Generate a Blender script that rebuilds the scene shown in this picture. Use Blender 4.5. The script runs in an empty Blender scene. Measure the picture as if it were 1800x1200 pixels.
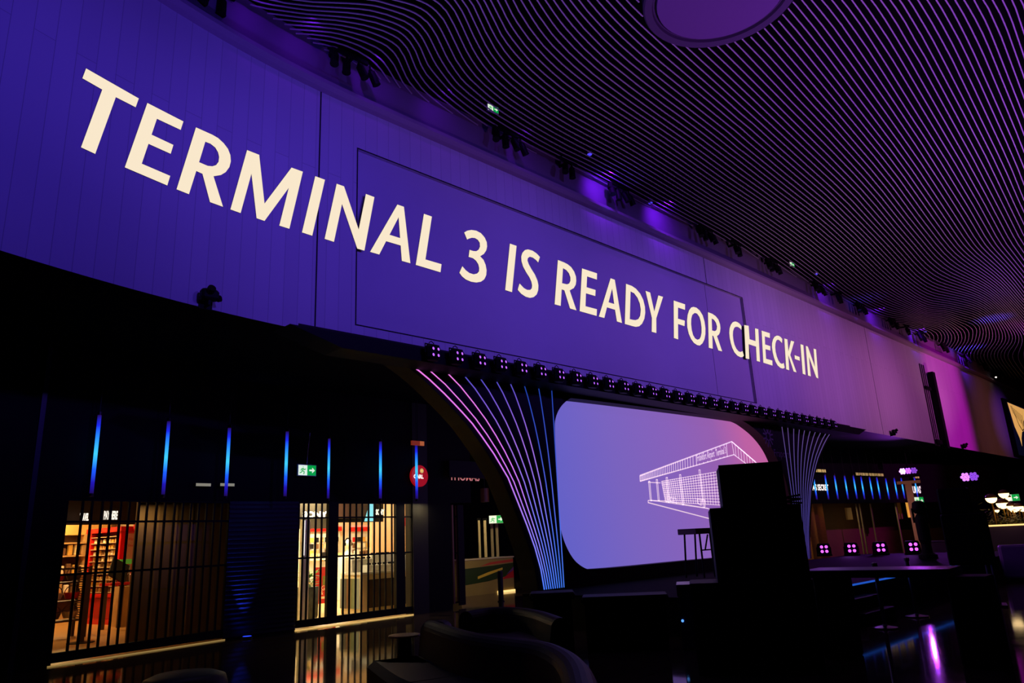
import bpy, bmesh, math, random
from mathutils import Vector, Matrix
from mathutils.geometry import tessellate_polygon
random.seed(7)
scene = bpy.context.scene
COL = scene.collection
R2 = 2 ** .5
PI = math.pi

# ---------------------------------------------------------------- camera
FPX, PITCH, ROLL = 1276.7, .2681, -.0484
EYE = Vector((0, 0, 1.6))
F = Vector((0, math.cos(PITCH), math.sin(PITCH)))
U0 = Vector((0, -math.sin(PITCH), math.cos(PITCH)))
R0 = Vector((1, 0, 0))
RT = R0 * math.cos(ROLL) + U0 * math.sin(ROLL)
UP = -R0 * math.sin(ROLL) + U0 * math.cos(ROLL)
cd = bpy.data.cameras.new('camera'); cam = bpy.data.objects.new('camera', cd); COL.objects.link(cam)
cd.sensor_width = 36; cd.lens = FPX / 1800 * 36; cd.clip_end = 300
m = Matrix((RT, UP, -F)).transposed().to_4x4(); m.translation = EYE
cam.matrix_world = m
scene.camera = cam

def sight(x, y):                       # direction of a surveyed point of the photograph
    return F * FPX + RT * (x - 900) + UP * (600 - y)
# wall frame: s runs along the feature wall, d comes out of it into the hall
def W(s, d, z=0): return Vector(((s + d) / R2, 15.3 + (s - d) / R2, z))
def dwall(s): return .0325 * min(0, s + 4) ** 2
def survey_wall(x, y, d=0):            # (s, z) on a plane parallel to the feature wall
    r = sight(x, y); k = (d * R2 - 15.3) / (r.x - r.y); p = r * k
    return (p.x + p.y - 15.3) / R2, p.z + 1.6
def survey_floor(x, y, z=0):           # point on a horizontal plane
    r = sight(x, y); k = (z - 1.6) / r.z; return EYE + r * k
def at_range(x, y, dist):
    r = sight(x, y); return EYE + r * (dist / math.hypot(r.x, r.y))
class Front:                           # a shopfront line: u along it, v into the shop
    def __init__(s, A, B):
        s.A = Vector(A); B = Vector(B); s.t = (B - s.A).normalized(); s.n = Vector((-s.t.y, s.t.x)); s.rot = math.atan2(s.t.y, s.t.x)
    def P(s, u, v, z=0): q = s.A + s.t * u + s.n * v; return Vector((q.x, q.y, z))
    def at(s, x, y, v):                # survey a point at depth v -> (u, v, z)
        r = sight(x, y); k = (s.A.dot(s.n) + v) / (r.x * s.n.x + r.y * s.n.y); p = r * k
        q = Vector((p.x, p.y)) - s.A; return q.dot(s.t), v, p.z + 1.6
G1 = Front((-7.66, 12.57), (-6.45, 14.38)); G2 = Front((-4.78, 16.3), (-2.75, 18.58))
def c3(x, y): return 90 + x / 4, 880 + y / 4
def c4(x, y): return 500 + x / 4.8, 860 + y / 4.8

# ---------------------------------------------------------------- materials
def lin(c): return tuple(((v / 255) / 12.92 if v / 255 <= .04045 else ((v / 255 + .055) / 1.055) ** 2.4) for v in c) + (1,)
def mat(name, rgb, rough=.6, metal=0, emit=None, strength=1, spec=.5):
    mt = bpy.data.materials.new(name); mt.use_nodes = True
    b = mt.node_tree.nodes['Principled BSDF']
    b.inputs['Base Color'].default_value = lin(rgb); b.inputs['Roughness'].default_value = rough
    b.inputs['Metallic'].default_value = metal; b.inputs['Specular IOR Level'].default_value = spec
    if emit:
        b.inputs['Emission Color'].default_value = lin(emit); b.inputs['Emission Strength'].default_value = strength
    return mt
def noisy(mt, amount=.25, scale=12):   # gentle wear so no surface is perfectly even
    nt = mt.node_tree; b = nt.nodes['Principled BSDF']; c = b.inputs['Base Color'].default_value[:]
    n = nt.nodes.new('ShaderNodeTexNoise'); n.inputs['Scale'].default_value = scale
    r = nt.nodes.new('ShaderNodeValToRGB')
    r.color_ramp.elements[0].color = tuple(v * (1 - amount) for v in c[:3]) + (1,); r.color_ramp.elements[1].color = tuple(min(1, v * (1 + amount)) for v in c[:3]) + (1,)
    tc = nt.nodes.new('ShaderNodeTexCoord')
    nt.links.new(tc.outputs['Object'], n.inputs['Vector']); nt.links.new(n.outputs['Fac'], r.inputs['Fac']); nt.links.new(r.outputs['Color'], b.inputs['Base Color'])
    return mt
def ramp_emit(name, stops, strength, coord='UV', axis=0):   # a luminous surface whose picture is a gradient
    mt = bpy.data.materials.new(name); mt.use_nodes = True; nt = mt.node_tree; b = nt.nodes['Principled BSDF']
    b.inputs['Base Color'].default_value = (.01, .01, .01, 1); b.inputs['Roughness'].default_value = .5
    tc = nt.nodes.new('ShaderNodeTexCoord'); sp = nt.nodes.new('ShaderNodeSeparateXYZ'); r = nt.nodes.new('ShaderNodeValToRGB')
    nt.links.new(tc.outputs[coord], sp.inputs[0]); nt.links.new(sp.outputs[axis], r.inputs['Fac']); nt.links.new(r.outputs['Color'], b.inputs['Emission Color'])
    e = r.color_ramp.elements
    while len(e) < len(stops): e.new(.5)
    for k, (p, c) in enumerate(stops): e[k].position = p; e[k].color = lin(c)
    b.inputs['Emission Strength'].default_value = strength
    return mt
BLK = mat('black_paint', (11, 10, 12), .6, spec=.15)
BLKG = mat('black_satin', (18, 16, 20), .4, spec=.3)
DARK = noisy(mat('dark_cladding', (11, 10, 12), .7, spec=.1))
CASE = noisy(mat('black_laminate', (12, 12, 14), .6, spec=.12), .2, 30)
STEEL = mat('brushed_steel', (150, 150, 155), .35, 1)
GREYM = mat('grey_slat_metal', (165, 160, 165), .6)
WHITE = noisy(mat('white_laminate', (225, 222, 212), .5), .05)
CREAM = noisy(mat('cream_plaster', (228, 208, 172), .7), .06)
WOODY = noisy(mat('pale_oak', (205, 165, 105), .55), .15, 6)
DKWOOD = noisy(mat('dark_stained_wood', (70, 45, 28), .5), .2, 8)
RED = noisy(mat('red_lacquer', (200, 12, 10), .4), .06)
BEIGE = noisy(mat('beige_panel', (165, 140, 100), .6), .08)
SOFA = noisy(mat('plum_leather', (24, 15, 28), .55, spec=.12), .2, 14)
CABLE = mat('cable_rubber', (18, 18, 20), .7)
GREEN_E = mat('exit_green', (10, 120, 50), .5, emit=(0, 165, 70), strength=.9)
WHITE_E = mat('sign_white', (240, 240, 235), .5, emit=(255, 250, 235), strength=1.1)
PALE_E = mat('exit_pale', (230, 240, 225), .5, emit=(225, 245, 215), strength=.95)
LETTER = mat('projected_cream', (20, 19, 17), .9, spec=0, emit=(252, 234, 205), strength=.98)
PURPLE_E = mat('purple_led', (200, 120, 255), .4, emit=(165, 60, 255), strength=3.2)
BLUE_E = mat('blue_led', (60, 90, 255), .4, emit=(40, 105, 235), strength=.6)
GLOBE_E = mat('frosted_globe_lit', (255, 235, 200), .4, emit=(255, 214, 150), strength=3)
STRIPW_E = mat('warm_strip', (255, 220, 160), .5, emit=(255, 214, 130), strength=1.2)
AMBER_E = mat('amber_display', (230, 170, 80), .5, emit=(232, 170, 92), strength=.85)

# ---------------------------------------------------------------- mesh builder
class MB:
    def __init__(s): s.v = []; s.f = []; s.uv = {}
    def add(s, vs, fs):
        o = len(s.v); s.v += [Vector(p) for p in vs]; s.f += [tuple(i + o for i in f) for f in fs]; return s
    def box(s, a, b):
        x0, y0, z0 = a; x1, y1, z1 = b
        return s.add([(x0, y0, z0), (x1, y0, z0), (x1, y1, z0), (x0, y1, z0), (x0, y0, z1), (x1, y0, z1), (x1, y1, z1), (x0, y1, z1)],
                     [(0, 3, 2, 1), (4, 5, 6, 7), (0, 1, 5, 4), (1, 2, 6, 5), (2, 3, 7, 6), (3, 0, 4, 7)])
    def rbox(s, a, b, r=.02):          # box with chamfered upright and top edges
        x0, y0, z0 = a; x1, y1, z1 = b; r = min(r, (x1 - x0) / 3, (y1 - y0) / 3, (z1 - z0) / 3)
        def ring(z, i):
            return [(x0 + r + i, y0 + i, z), (x1 - r - i, y0 + i, z), (x1 - i, y0 + r + i, z), (x1 - i, y1 - r - i, z), (x1 - r - i, y1 - i, z), (x0 + r + i, y1 - i, z), (x0 + i, y1 - r - i, z), (x0 + i, y0 + r + i, z)]
        rs = [ring(z0, r * .6), ring(z0 + r, 0), ring(z1 - r, 0), ring(z1, r * .6)]
        vs = [p for q in rs for p in q]; fs = [tuple(range(7, -1, -1)), tuple(range(24, 32))]
        for k in range(3):
            for i in range(8): j = (i + 1) % 8; fs.append((k * 8 + i, k * 8 + j, k * 8 + 8 + j, k * 8 + 8 + i))
        return s.add(vs, fs)
    def tube(s, pts, r, n=8, caps=True, radii=None):
        pts = [Vector(p) for p in pts]; vs = []; fs = []
        t = (pts[1] - pts[0]).normalized(); a = t.orthogonal().normalized()
        for i, p in enumerate(pts):
            t = (pts[min(i + 1, len(pts) - 1)] - pts[max(i - 1, 0)]).normalized()
            a = (a - t * a.dot(t)).normalized(); b = t.cross(a); rr = radii[i] if radii else r
            vs += [p + (a * math.cos(2 * PI * k / n) + b * math.sin(2 * PI * k / n)) * rr for k in range(n)]
        for i in range(len(pts) - 1):
            for k in range(n): j = (k + 1) % n; fs.append((i * n + k, i * n + j, i * n + n + j, i * n + n + k))
        if caps: fs += [tuple(range(n - 1, -1, -1)), tuple(range((len(pts) - 1) * n, len(pts) * n))]
        return s.add(vs, fs)
    def lathe(s, prof, c=(0, 0, 0), n=24, sx=1, sy=1, cap=True):
        vs = []; fs = []; c = Vector(c)
        for r, z in prof: vs += [c + Vector((r * sx * math.cos(2 * PI * k / n), r * sy * math.sin(2 * PI * k / n), z)) for k in range(n)]
        for i in range(len(prof) - 1):
            for k in range(n): j = (k + 1) % n; fs.append((i * n + k, i * n + j, i * n + n + j, i * n + n + k))
        if cap and prof[0][0] > 1e-4: fs.append(tuple(range(n - 1, -1, -1)))
        if cap and prof[-1][0] > 1e-4: fs.append(tuple(range((len(prof) - 1) * n, len(prof) * n)))
        return s.add(vs, fs)
    def prism(s, loops, mp, d0, d1):   # 2-D outline with holes, mapped by mp(a, b, depth)
        flat = [p for l in loops for p in l]; n = len(flat)
        tris = tessellate_polygon([[Vector((p[0], p[1], 0)) for p in l] for l in loops])
        vs = [mp(a, b, d0) for a, b in flat] + [mp(a, b, d1) for a, b in flat]
        fs = [tuple(t) for t in tris] + [tuple(i + n for i in reversed(t)) for t in tris]
        o = 0
        for l in loops:
            k = len(l)
            for i in range(k): j = (i + 1) % k; fs.append((o + i, o + j, o + j + n, o + i + n))
            o += k
        return s.add(vs, fs)
    def strip(s, pts, w, mp, d0, d1, closed=False):   # flat line of width w along 2-D points
        P = [Vector(p) for p in pts]
        for a, b in zip(P[:-1], P[1:]):
            t = (b - a); L = t.length
            if L < 1e-6: continue
            t /= L; nn = Vector((-t.y, t.x)) * w / 2
            s.prism([[a + nn, a - nn, b - nn + t * w * .3, b + nn + t * w * .3]], mp, d0, d1)
        return s
    def sweep(s, path, prof, closed=True):  # prof (dn, z) swept along plan path, dn to the right of travel
        path = [Vector((p[0], p[1])) for p in path]; n = len(prof); vs = []; fs = []
        for i, p in enumerate(path):
            t = (path[min(i + 1, len(path) - 1)] - path[max(i - 1, 0)]).normalized(); r = Vector((t.y, -t.x))
            vs += [(p.x + r.x * a, p.y + r.y * a, z) for a, z in prof]
        for i in range(len(path) - 1):
            for k in range(n if closed else n - 1): j = (k + 1) % n; fs.append((i * n + k, i * n + j, i * n + n + j, i * n + n + k))
        if closed: fs += [tuple(range(n - 1, -1, -1)), tuple(range((len(path) - 1) * n, len(path) * n))]
        return s.add(vs, fs)
    def text(s, body, size, mp, d0=0, d1=.01, center=False, width=None, bold=0):
        cu = bpy.data.curves.new('t', 'FONT'); cu.body = body; cu.size = size; cu.offset = bold; cu.resolution_u = 3
        o = bpy.data.objects.new('t', cu); COL.objects.link(o)
        dg = bpy.context.evaluated_depsgraph_get(); me = o.evaluated_get(dg).to_mesh()
        P = [v.co.copy() for v in me.vertices]; Fc = [tuple(p.vertices) for p in me.polygons]
        x0 = min(p.x for p in P); x1 = max(p.x for p in P); k = (width / (x1 - x0)) if width else 1
        off = -(x1 - x0) * k / 2 if center else 0
        s.add([mp((p.x - x0) * k + off, p.y, d1) for p in P], Fc)
        o.evaluated_get(dg).to_mesh_clear(); bpy.data.objects.remove(o); bpy.data.curves.remove(cu)
        return s
    def move(s, M):
        s.v = [M @ p for p in s.v]; return s
    def build(s, name, mt, parent=None, world=False, smooth=False, uvf=None, fix=True, face=None):
        vs = s.v
        if world and parent is not None:
            L = parent.matrix_basis if parent.parent is None else parent.parent.matrix_basis @ parent.matrix_basis
            inv = L.inverted(); vs = [inv @ p for p in vs]
        me = bpy.data.meshes.new(name); me.from_pydata([tuple(p) for p in vs], [], s.f)
        if fix:
            bm = bmesh.new(); bm.from_mesh(me); bmesh.ops.recalc_face_normals(bm, faces=bm.faces); bm.to_mesh(me); bm.free()
        if uvf:
            ul = me.uv_layers.new()
            for l in me.loops: ul.data[l.index].uv = uvf(s.v[l.vertex_index])
        if smooth:
            for p in me.polygons: p.use_smooth = True
        me.materials.append(mt)
        if face:                       # (first, last) front faces keep mt, the rest take the second material
            me.materials.append(face[2])
            for i, p in enumerate(me.polygons): p.material_index = 0 if face[0] <= i < face[1] else 1
        o = bpy.data.objects.new(name, me); COL.objects.link(o)
        if parent is not None: o.parent = parent
        return o
def tag(o, label=None, cat=None, group=None, kind=None):
    if label: o['label'] = label
    if cat: o['category'] = cat
    if group: o['group'] = group
    if kind: o['kind'] = kind
    return o
def thing(name, label, cat, loc, rot=0, group=None):
    o = bpy.data.objects.new(name, None); COL.objects.link(o); o.empty_display_size = .1
    o.matrix_basis = Matrix.Translation(Vector(loc)) @ Matrix.Rotation(rot, 4, 'Z')
    return tag(o, label, cat, group)
def struct(name, mb, mt, parent=None, **k):
    o = mb.build(name, mt, parent, **k)
    if parent is None: o['kind'] = 'structure'
    return o
def dup(src, loc, rot=None, label=None, parent=None):
    c = src.copy(); COL.objects.link(c)
    if parent is not None: c.parent = parent
    elif loc is not None: c.matrix_basis = Matrix.Translation(Vector(loc)) @ Matrix.Rotation(rot, 4, 'Z')
    if label: c['label'] = label
    for ch in list(src.children): dup(ch, None, None, None, c)
    return c
ORD = 'first second third fourth fifth sixth seventh eighth ninth tenth eleventh twelfth thirteenth fourteenth fifteenth sixteenth seventeenth eighteenth nineteenth twentieth'.split()
ORD += ['twenty-' + q for q in ORD[:9]] + ['thirtieth'] + ['thirty-' + q for q in ORD[:9]]
def wmap(s, z, d): return W(s, d, z)
ROTW = PI / 4
# slat centre lines in plan (centimetres) and letter outlines on the wall (s, z in metres)
SLATS = [[(-331,1185),(-321,1190),(-312,1197),(-303,1205),(-294,1214),(-285,1224),(-277,1236),(-268,1255)],
[(-347,1164),(-327,1171),(-318,1176),(-308,1181),(-294,1192),(-281,1205),(-269,1219),(-263,1229),(-258,1238),(-254,1247),(-248,1263),(-242,1285)],
[(-354,1151),(-344,1153),(-324,1159),(-307,1166),(-295,1173),(-286,1179),(-277,1187),(-268,1195),(-262,1203),(-255,1212),(-249,1221),(-243,1234),(-235,1255),(-230,1277),(-225,1296)],
[(-371,1137),(-341,1142),(-321,1147),(-311,1150),(-302,1154),(-291,1159),(-276,1169),(-264,1178),(-255,1187),(-246,1196),(-238,1208),(-230,1222),(-226,1232),(-221,1250),(-212,1297),(-207,1317)],
[(-378,1124),(-318,1136),(-308,1138),(-294,1143),(-279,1150),(-261,1162),(-249,1171),(-233,1185),(-224,1196),(-219,1206),(-215,1215),(-212,1224),(-209,1234),(-207,1242),(-199,1298),(-193,1318),(-186,1339)],
[(-384,1111),(-305,1127),(-296,1129),(-286,1133),(-267,1142),(-248,1152),(-232,1164),(-220,1174),(-211,1184),(-203,1199),(-200,1207),(-196,1223),(-189,1280),(-185,1299),(-178,1319),(-170,1340),(-160,1361),(-154,1372)],
[(-399,1095),(-342,1109),(-303,1116),(-283,1121),(-260,1130),(-241,1139),(-226,1149),(-217,1156),(-208,1164),(-199,1174),(-193,1183),(-189,1191),(-187,1200),(-183,1217),(-178,1262),(-175,1281),(-169,1301),(-163,1321),(-155,1339),(-145,1358),(-136,1374),(-107,1420)],
[(-405,1081),(-349,1096),(-290,1107),(-261,1116),(-242,1123),(-224,1133),(-210,1141),(-195,1154),(-186,1164),(-180,1176),(-177,1184),(-174,1192),(-171,1207),(-166,1254),(-162,1273),(-159,1284),(-154,1302),(-146,1322),(-141,1332),(-130,1354),(-117,1375),(-89,1421),(-54,1471)],
[(-427,1058),(-418,1063),(-401,1070),(-355,1083),(-336,1088),(-287,1097),(-258,1103),(-249,1106),(-230,1114),(-220,1118),(-201,1130),(-194,1135),(-183,1144),(-177,1152),(-172,1160),(-166,1174),(-163,1185),(-159,1202),(-154,1246),(-150,1264),(-147,1276),(-136,1303),(-123,1334),(-112,1355),(-99,1377),(-78,1411),(-53,1447),(-35,1472),(-14,1498),(19,1538),(50,1574),(83,1610)],
[(-445,1030),(-414,1050),(-406,1055),(-388,1062),(-361,1070),(-333,1078),(-265,1089),(-246,1094),(-236,1097),(-219,1103),(-208,1109),(-189,1120),(-179,1128),(-171,1136),(-164,1145),(-160,1153),(-157,1161),(-152,1178),(-148,1194),(-142,1237),(-140,1247),(-134,1266),(-123,1295),(-110,1325),(-101,1346),(-96,1354),(-82,1378),(-59,1413),(-33,1449),(-4,1486),(29,1526),(65,1568),(120,1627),(185,1691),(232,1739),(423,1949)],
[(-463,1001),(-441,1017),(-409,1038),(-393,1047),(-376,1054),(-367,1058),(-339,1065),(-321,1069),(-282,1075),(-255,1079),(-243,1081),(-224,1086),(-215,1090),(-196,1099),(-178,1111),(-168,1118),(-157,1130),(-151,1140),(-145,1154),(-142,1162),(-138,1179),(-135,1195),(-129,1227),(-124,1248),(-118,1267),(-104,1306),(-100,1316),(-94,1329),(-77,1358),(-56,1391),(-38,1417),(-14,1449),(17,1488),(51,1528),(88,1570),(144,1629),(197,1681),(246,1732),(485,1994),(659,2179),(685,2209)],
[(-458,989),(-435,1006),(-401,1028),(-381,1039),(-364,1047),(-346,1052),(-318,1059),(-260,1066),(-241,1069),(-221,1073),(-212,1076),(-203,1080),(-184,1090),(-166,1101),(-157,1109),(-150,1115),(-144,1123),(-139,1132),(-133,1147),(-130,1155),(-126,1171),(-117,1216),(-111,1240),(-103,1268),(-91,1301),(-84,1317),(-66,1349),(-45,1381),(-25,1410),(-3,1440),(28,1477),(85,1544),(149,1614),(211,1674),(260,1725),(330,1801),(489,1975),(651,2148),(706,2212),(794,2319)],
[(-453,977),(-430,994),(-398,1015),(-377,1028),(-360,1036),(-342,1041),(-315,1048),(-247,1055),(-228,1058),(-209,1063),(-200,1067),(-165,1085),(-154,1092),(-145,1099),(-136,1109),(-131,1117),(-126,1124),(-120,1140),(-113,1164),(-103,1215),(-99,1232),(-88,1268),(-79,1293),(-69,1314),(-54,1339),(-34,1372),(-13,1402),(8,1430),(48,1479),(77,1513),(106,1546),(160,1603),(225,1666),(274,1718),(345,1794),(493,1957),(668,2146),(706,2189),(750,2241),(885,2409)],
[(1968,3495),(1989,3509),(2048,3560),(2103,3623)],
[(-448,964),(-425,981),(-395,1002),(-373,1015),(-356,1024),(-339,1030),(-328,1033),(-311,1036),(-293,1038),(-254,1042),(-235,1044),(-216,1048),(-207,1051),(-198,1054),(-160,1071),(-145,1079),(-133,1088),(-124,1098),(-117,1110),(-113,1118),(-108,1131),(-105,1141),(-101,1157),(-90,1207),(-84,1234),(-76,1258),(-68,1280),(-59,1300),(-42,1330),(-23,1362),(0,1395),(19,1419),(59,1468),(90,1505),(116,1534),(161,1583),(238,1659),(288,1710),(359,1788),(515,1959),(684,2141),(727,2191),(792,2270),(998,2525)],
[(1925,3439),(1967,3466),(2014,3503),(2071,3556),(2080,3566),(2127,3627),(2166,3689)],
[(-443,952),(-415,973),(-384,994),(-361,1008),(-344,1015),(-326,1020),(-308,1024),(-289,1027),(-252,1030),(-233,1032),(-214,1036),(-205,1038),(-186,1044),(-149,1060),(-140,1064),(-131,1070),(-122,1077),(-113,1087),(-107,1096),(-103,1104),(-96,1119),(-90,1142),(-77,1200),(-71,1226),(-64,1249),(-55,1272),(-47,1291),(-31,1321),(-11,1353),(11,1386),(37,1419),(69,1458),(102,1496),(125,1522),(175,1574),(236,1635),(302,1703),(374,1781),(519,1941),(684,2120),(748,2194),(817,2277),(1097,2623)],
[(1877,3399),(1908,3405),(1948,3429),(2047,3508),(2104,3570),(2151,3631),(2189,3693)],
[(-438,940),(-410,961),(-380,981),(-357,995),(-340,1002),(-323,1008),(-305,1012),(-286,1015),(-230,1020),(-211,1023),(-202,1025),(-192,1028),(-175,1034),(-147,1044),(-138,1048),(-129,1053),(-119,1059),(-110,1066),(-102,1075),(-97,1082),(-93,1090),(-89,1097),(-85,1110),(-78,1135),(-67,1184),(-61,1209),(-53,1236),(-43,1264),(-32,1288),(-19,1313),(0,1344),(22,1376),(40,1399),(79,1447),(130,1505),(188,1566),(266,1643),(316,1696),(388,1775),(522,1923),(621,2029),(695,2111),(769,2196),(857,2302),(1204,2731)],
[(1860,3364),(1891,3372),(1931,3397),(2001,3450),(2072,3513),(2130,3575),(2175,3636),(2211,3697),(2242,3759)],
[(-433,928),(-405,949),(-376,969),(-353,982),(-336,990),(-319,996),(-301,1000),(-283,1002),(-227,1008),(-209,1011),(-189,1016),(-162,1024),(-136,1033),(-126,1038),(-117,1043),(-108,1049),(-99,1056),(-90,1066),(-84,1076),(-80,1084),(-74,1098),(-70,1113),(-66,1129),(-55,1177),(-49,1202),(-41,1228),(-31,1255),(-20,1279),(-7,1304),(12,1335),(34,1367),(52,1389),(80,1424),(111,1461),(133,1487),(157,1513),(263,1619),(330,1689),(402,1769),(525,1905),(662,2053),(726,2124),(795,2205),(887,2316),(1312,2839)],
[(1807,3322),(1876,3343),(1916,3367),(2029,3455),(2100,3518),(2157,3579),(2200,3640),(2235,3701),(2264,3763)],
[(-428,916),(-401,936),(-372,956),(-348,969),(-332,977),(-315,983),(-298,987),(-280,990),(-216,997),(-197,1000),(-179,1004),(-152,1012),(-134,1019),(-124,1023),(-115,1027),(-106,1033),(-95,1041),(-88,1047),(-80,1058),(-72,1070),(-66,1085),(-61,1099),(-57,1114),(-44,1169),(-37,1194),(-29,1220),(-18,1248),(-8,1270),(6,1295),(25,1326),(50,1362),(72,1391),(100,1426),(142,1474),(170,1504),(260,1595),(326,1664),(398,1742),(546,1907),(654,2024),(730,2108),(811,2201),(907,2317),(1010,2443),(1270,2763),(1335,2842),(1407,2926),(1531,3058)],
[(1673,3200),(1718,3239),(1759,3270),(1796,3290),(1861,3314),(1902,3340),(2058,3460),(2130,3523),(2153,3548),(2181,3583),(2221,3644),(2256,3705),(2286,3767),(2317,3843)],
[(-423,904),(-396,924),(-368,943),(-344,957),(-328,964),(-312,970),(-294,974),(-268,979),(-222,984),(-204,986),(-186,990),(-159,996),(-132,1005),(-114,1013),(-99,1021),(-87,1031),(-78,1040),(-69,1051),(-62,1064),(-56,1078),(-50,1093),(-46,1108),(-32,1162),(-23,1195),(-14,1221),(-2,1249),(12,1277),(30,1307),(59,1348),(84,1382),(111,1416),(142,1452),(178,1491),(273,1587),(339,1657),(412,1736),(548,1890),(670,2021),(747,2107),(810,2178),(898,2283),(1032,2445),(1292,2766),(1357,2845),(1431,2929),(1559,3064),(1606,3113),(1653,3158),(1698,3198),(1741,3232),(1778,3255),(1847,3286),(1888,3313),(1980,3384),(2091,3466),(2123,3494),(2154,3527),(2200,3587),(2241,3647),(2276,3709),(2307,3771),(2333,3834)],
[(-419,892),(-391,912),(-370,926),(-348,940),(-332,947),(-324,951),(-308,957),(-299,959),(-282,963),(-264,966),(-201,974),(-174,979),(-148,986),(-130,991),(-122,995),(-106,1002),(-94,1009),(-85,1016),(-77,1023),(-68,1033),(-59,1045),(-52,1058),(-46,1072),(-40,1086),(-36,1101),(-22,1155),(-14,1179),(-6,1205),(1,1223),(9,1241),(24,1269),(42,1298),(63,1329),(95,1372),(125,1410),(153,1442),(181,1471),(286,1579),(353,1650),(426,1730),(569,1892),(662,1991),(765,2105),(851,2205),(946,2318),(1091,2495),(1313,2770),(1379,2849),(1415,2890),(1586,3070),(1636,3119),(1693,3170),(1722,3194),(1761,3220),(1833,3258),(1874,3287),(1966,3359),(2100,3453),(2119,3471),(2174,3530),(2219,3590),(2260,3651),(2296,3712),(2327,3774),(2354,3838),(2378,3902)],
[(-414,880),(-387,900),(-358,918),(-336,931),(-328,935),(-313,941),(-296,946),(-279,950),(-261,953),(-208,960),(-190,963),(-163,968),(-146,973),(-128,978),(-119,982),(-102,990),(-90,997),(-84,1001),(-75,1008),(-66,1017),(-55,1031),(-46,1045),(-39,1059),(-33,1073),(-28,1087),(-11,1148),(-1,1180),(6,1197),(13,1215),(26,1242),(42,1270),(61,1300),(83,1330),(107,1363),(138,1401),(165,1432),(188,1456),(299,1571),(366,1643),(439,1724),(586,1891),(678,1988),(782,2103),(869,2204),(966,2319),(1114,2499),(1334,2773),(1382,2829),(1429,2883),(1522,2981),(1613,3074),(1660,3118),(1704,3156),(1744,3185),(1819,3230),(1861,3261),(1953,3334),(2081,3419),(2142,3475),(2192,3534),(2237,3593),(2279,3654),(2315,3716),(2347,3778),(2375,3842),(2399,3906)],
[(-409,868),(-382,888),(-361,901),(-339,914),(-316,925),(-300,931),(-292,933),(-275,938),(-249,942),(-205,948),(-179,952),(-152,958),(-135,963),(-117,969),(-109,973),(-98,978),(-91,982),(-82,987),(-73,994),(-65,1002),(-56,1011),(-47,1022),(-38,1035),(-30,1052),(-24,1066),(-18,1081),(0,1141),(7,1165),(17,1190),(25,1207),(34,1225),(49,1252),(67,1281),(95,1322),(119,1353),(146,1387),(176,1422),(311,1563),(362,1617),(434,1697),(579,1862),(646,1933),(708,2000),(799,2102),(888,2204),(986,2320),(1136,2503),(1355,2776),(1424,2855),(1504,2940),(1591,3031),(1641,3078),(1685,3118),(1726,3150),(1804,3202),(1941,3311),(1983,3340),(2064,3388),(2115,3430),(2161,3478),(2211,3537),(2257,3597),(2298,3658),(2335,3719),(2368,3782),(2395,3845),(2428,3930)],
[(-404,856),(-378,875),(-357,889),(-335,901),(-320,909),(-310,913),(-288,920),(-272,925),(-246,930),(-203,936),(-177,940),(-150,946),(-133,950),(-116,956),(-98,964),(-90,969),(-81,974),(-72,980),(-63,987),(-51,999),(-40,1012),(-36,1019),(-28,1030),(-20,1046),(-14,1060),(-9,1074),(8,1127),(18,1158),(29,1183),(46,1217),(61,1245),(79,1273),(100,1303),(131,1344),(158,1377),(188,1412),(324,1555),(374,1610),(447,1690),(579,1841),(729,2002),(809,2092),(906,2203),(1006,2322),(1159,2509),(1345,2740),(1390,2794),(1436,2846),(1571,2989),(1622,3038),(1670,3083),(1709,3115),(1790,3174),(1928,3287),(1970,3316),(2048,3358),(2095,3393),(2126,3423),(2159,3457),(2181,3481),(2231,3540),(2277,3600),(2318,3661),(2355,3723),(2388,3786),(2416,3849),(2468,3982)],
[(-399,845),(-373,863),(-353,877),(-331,889),(-308,899),(-285,908),(-260,914),(-243,917),(-174,928),(-148,934),(-131,938),(-114,944),(-105,948),(-88,956),(-80,961),(-71,967),(-62,973),(-54,981),(-41,993),(-31,1007),(-22,1020),(-18,1027),(-11,1040),(-5,1054),(1,1068),(11,1097),(18,1120),(28,1147),(39,1172),(53,1201),(68,1228),(86,1255),(108,1288),(135,1325),(171,1368),(200,1402),(256,1462),(336,1547),(387,1602),(461,1684),(584,1825),(750,2004),(834,2098),(925,2203),(1026,2323),(1182,2514),(1366,2743),(1434,2821),(1511,2904),(1597,2992),(1648,3041),(1692,3079),(1775,3145),(1915,3263),(1957,3292),(2032,3330),(2076,3360),(2147,3427),(2201,3485),(2252,3544),(2298,3604),(2338,3665),(2375,3726),(2408,3789),(2436,3853),(2490,3986)],
[(-395,833),(-369,852),(-348,864),(-327,876),(-304,887),(-281,895),(-257,901),(-232,906),(-172,916),(-146,922),(-129,927),(-112,932),(-104,936),(-87,944),(-70,954),(-61,960),(-50,969),(-37,982),(-26,994),(-17,1008),(-9,1021),(-1,1034),(8,1055),(17,1076),(29,1113),(38,1136),(49,1160),(60,1183),(76,1211),(98,1247),(119,1278),(144,1311),(183,1359),(212,1392),(400,1594),(455,1656),(578,1796),(742,1973),(872,2120),(943,2202),(1024,2298),(1123,2418),(1388,2747),(1457,2825),(1577,2951),(1622,2996),(1674,3043),(1760,3115),(1902,3239),(1945,3268),(2017,3303),(2058,3329),(2111,3373),(2224,3489),(2276,3548),(2320,3608),(2359,3668),(2395,3730),(2428,3793),(2457,3857),(2511,3990),(2544,4060)],
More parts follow.
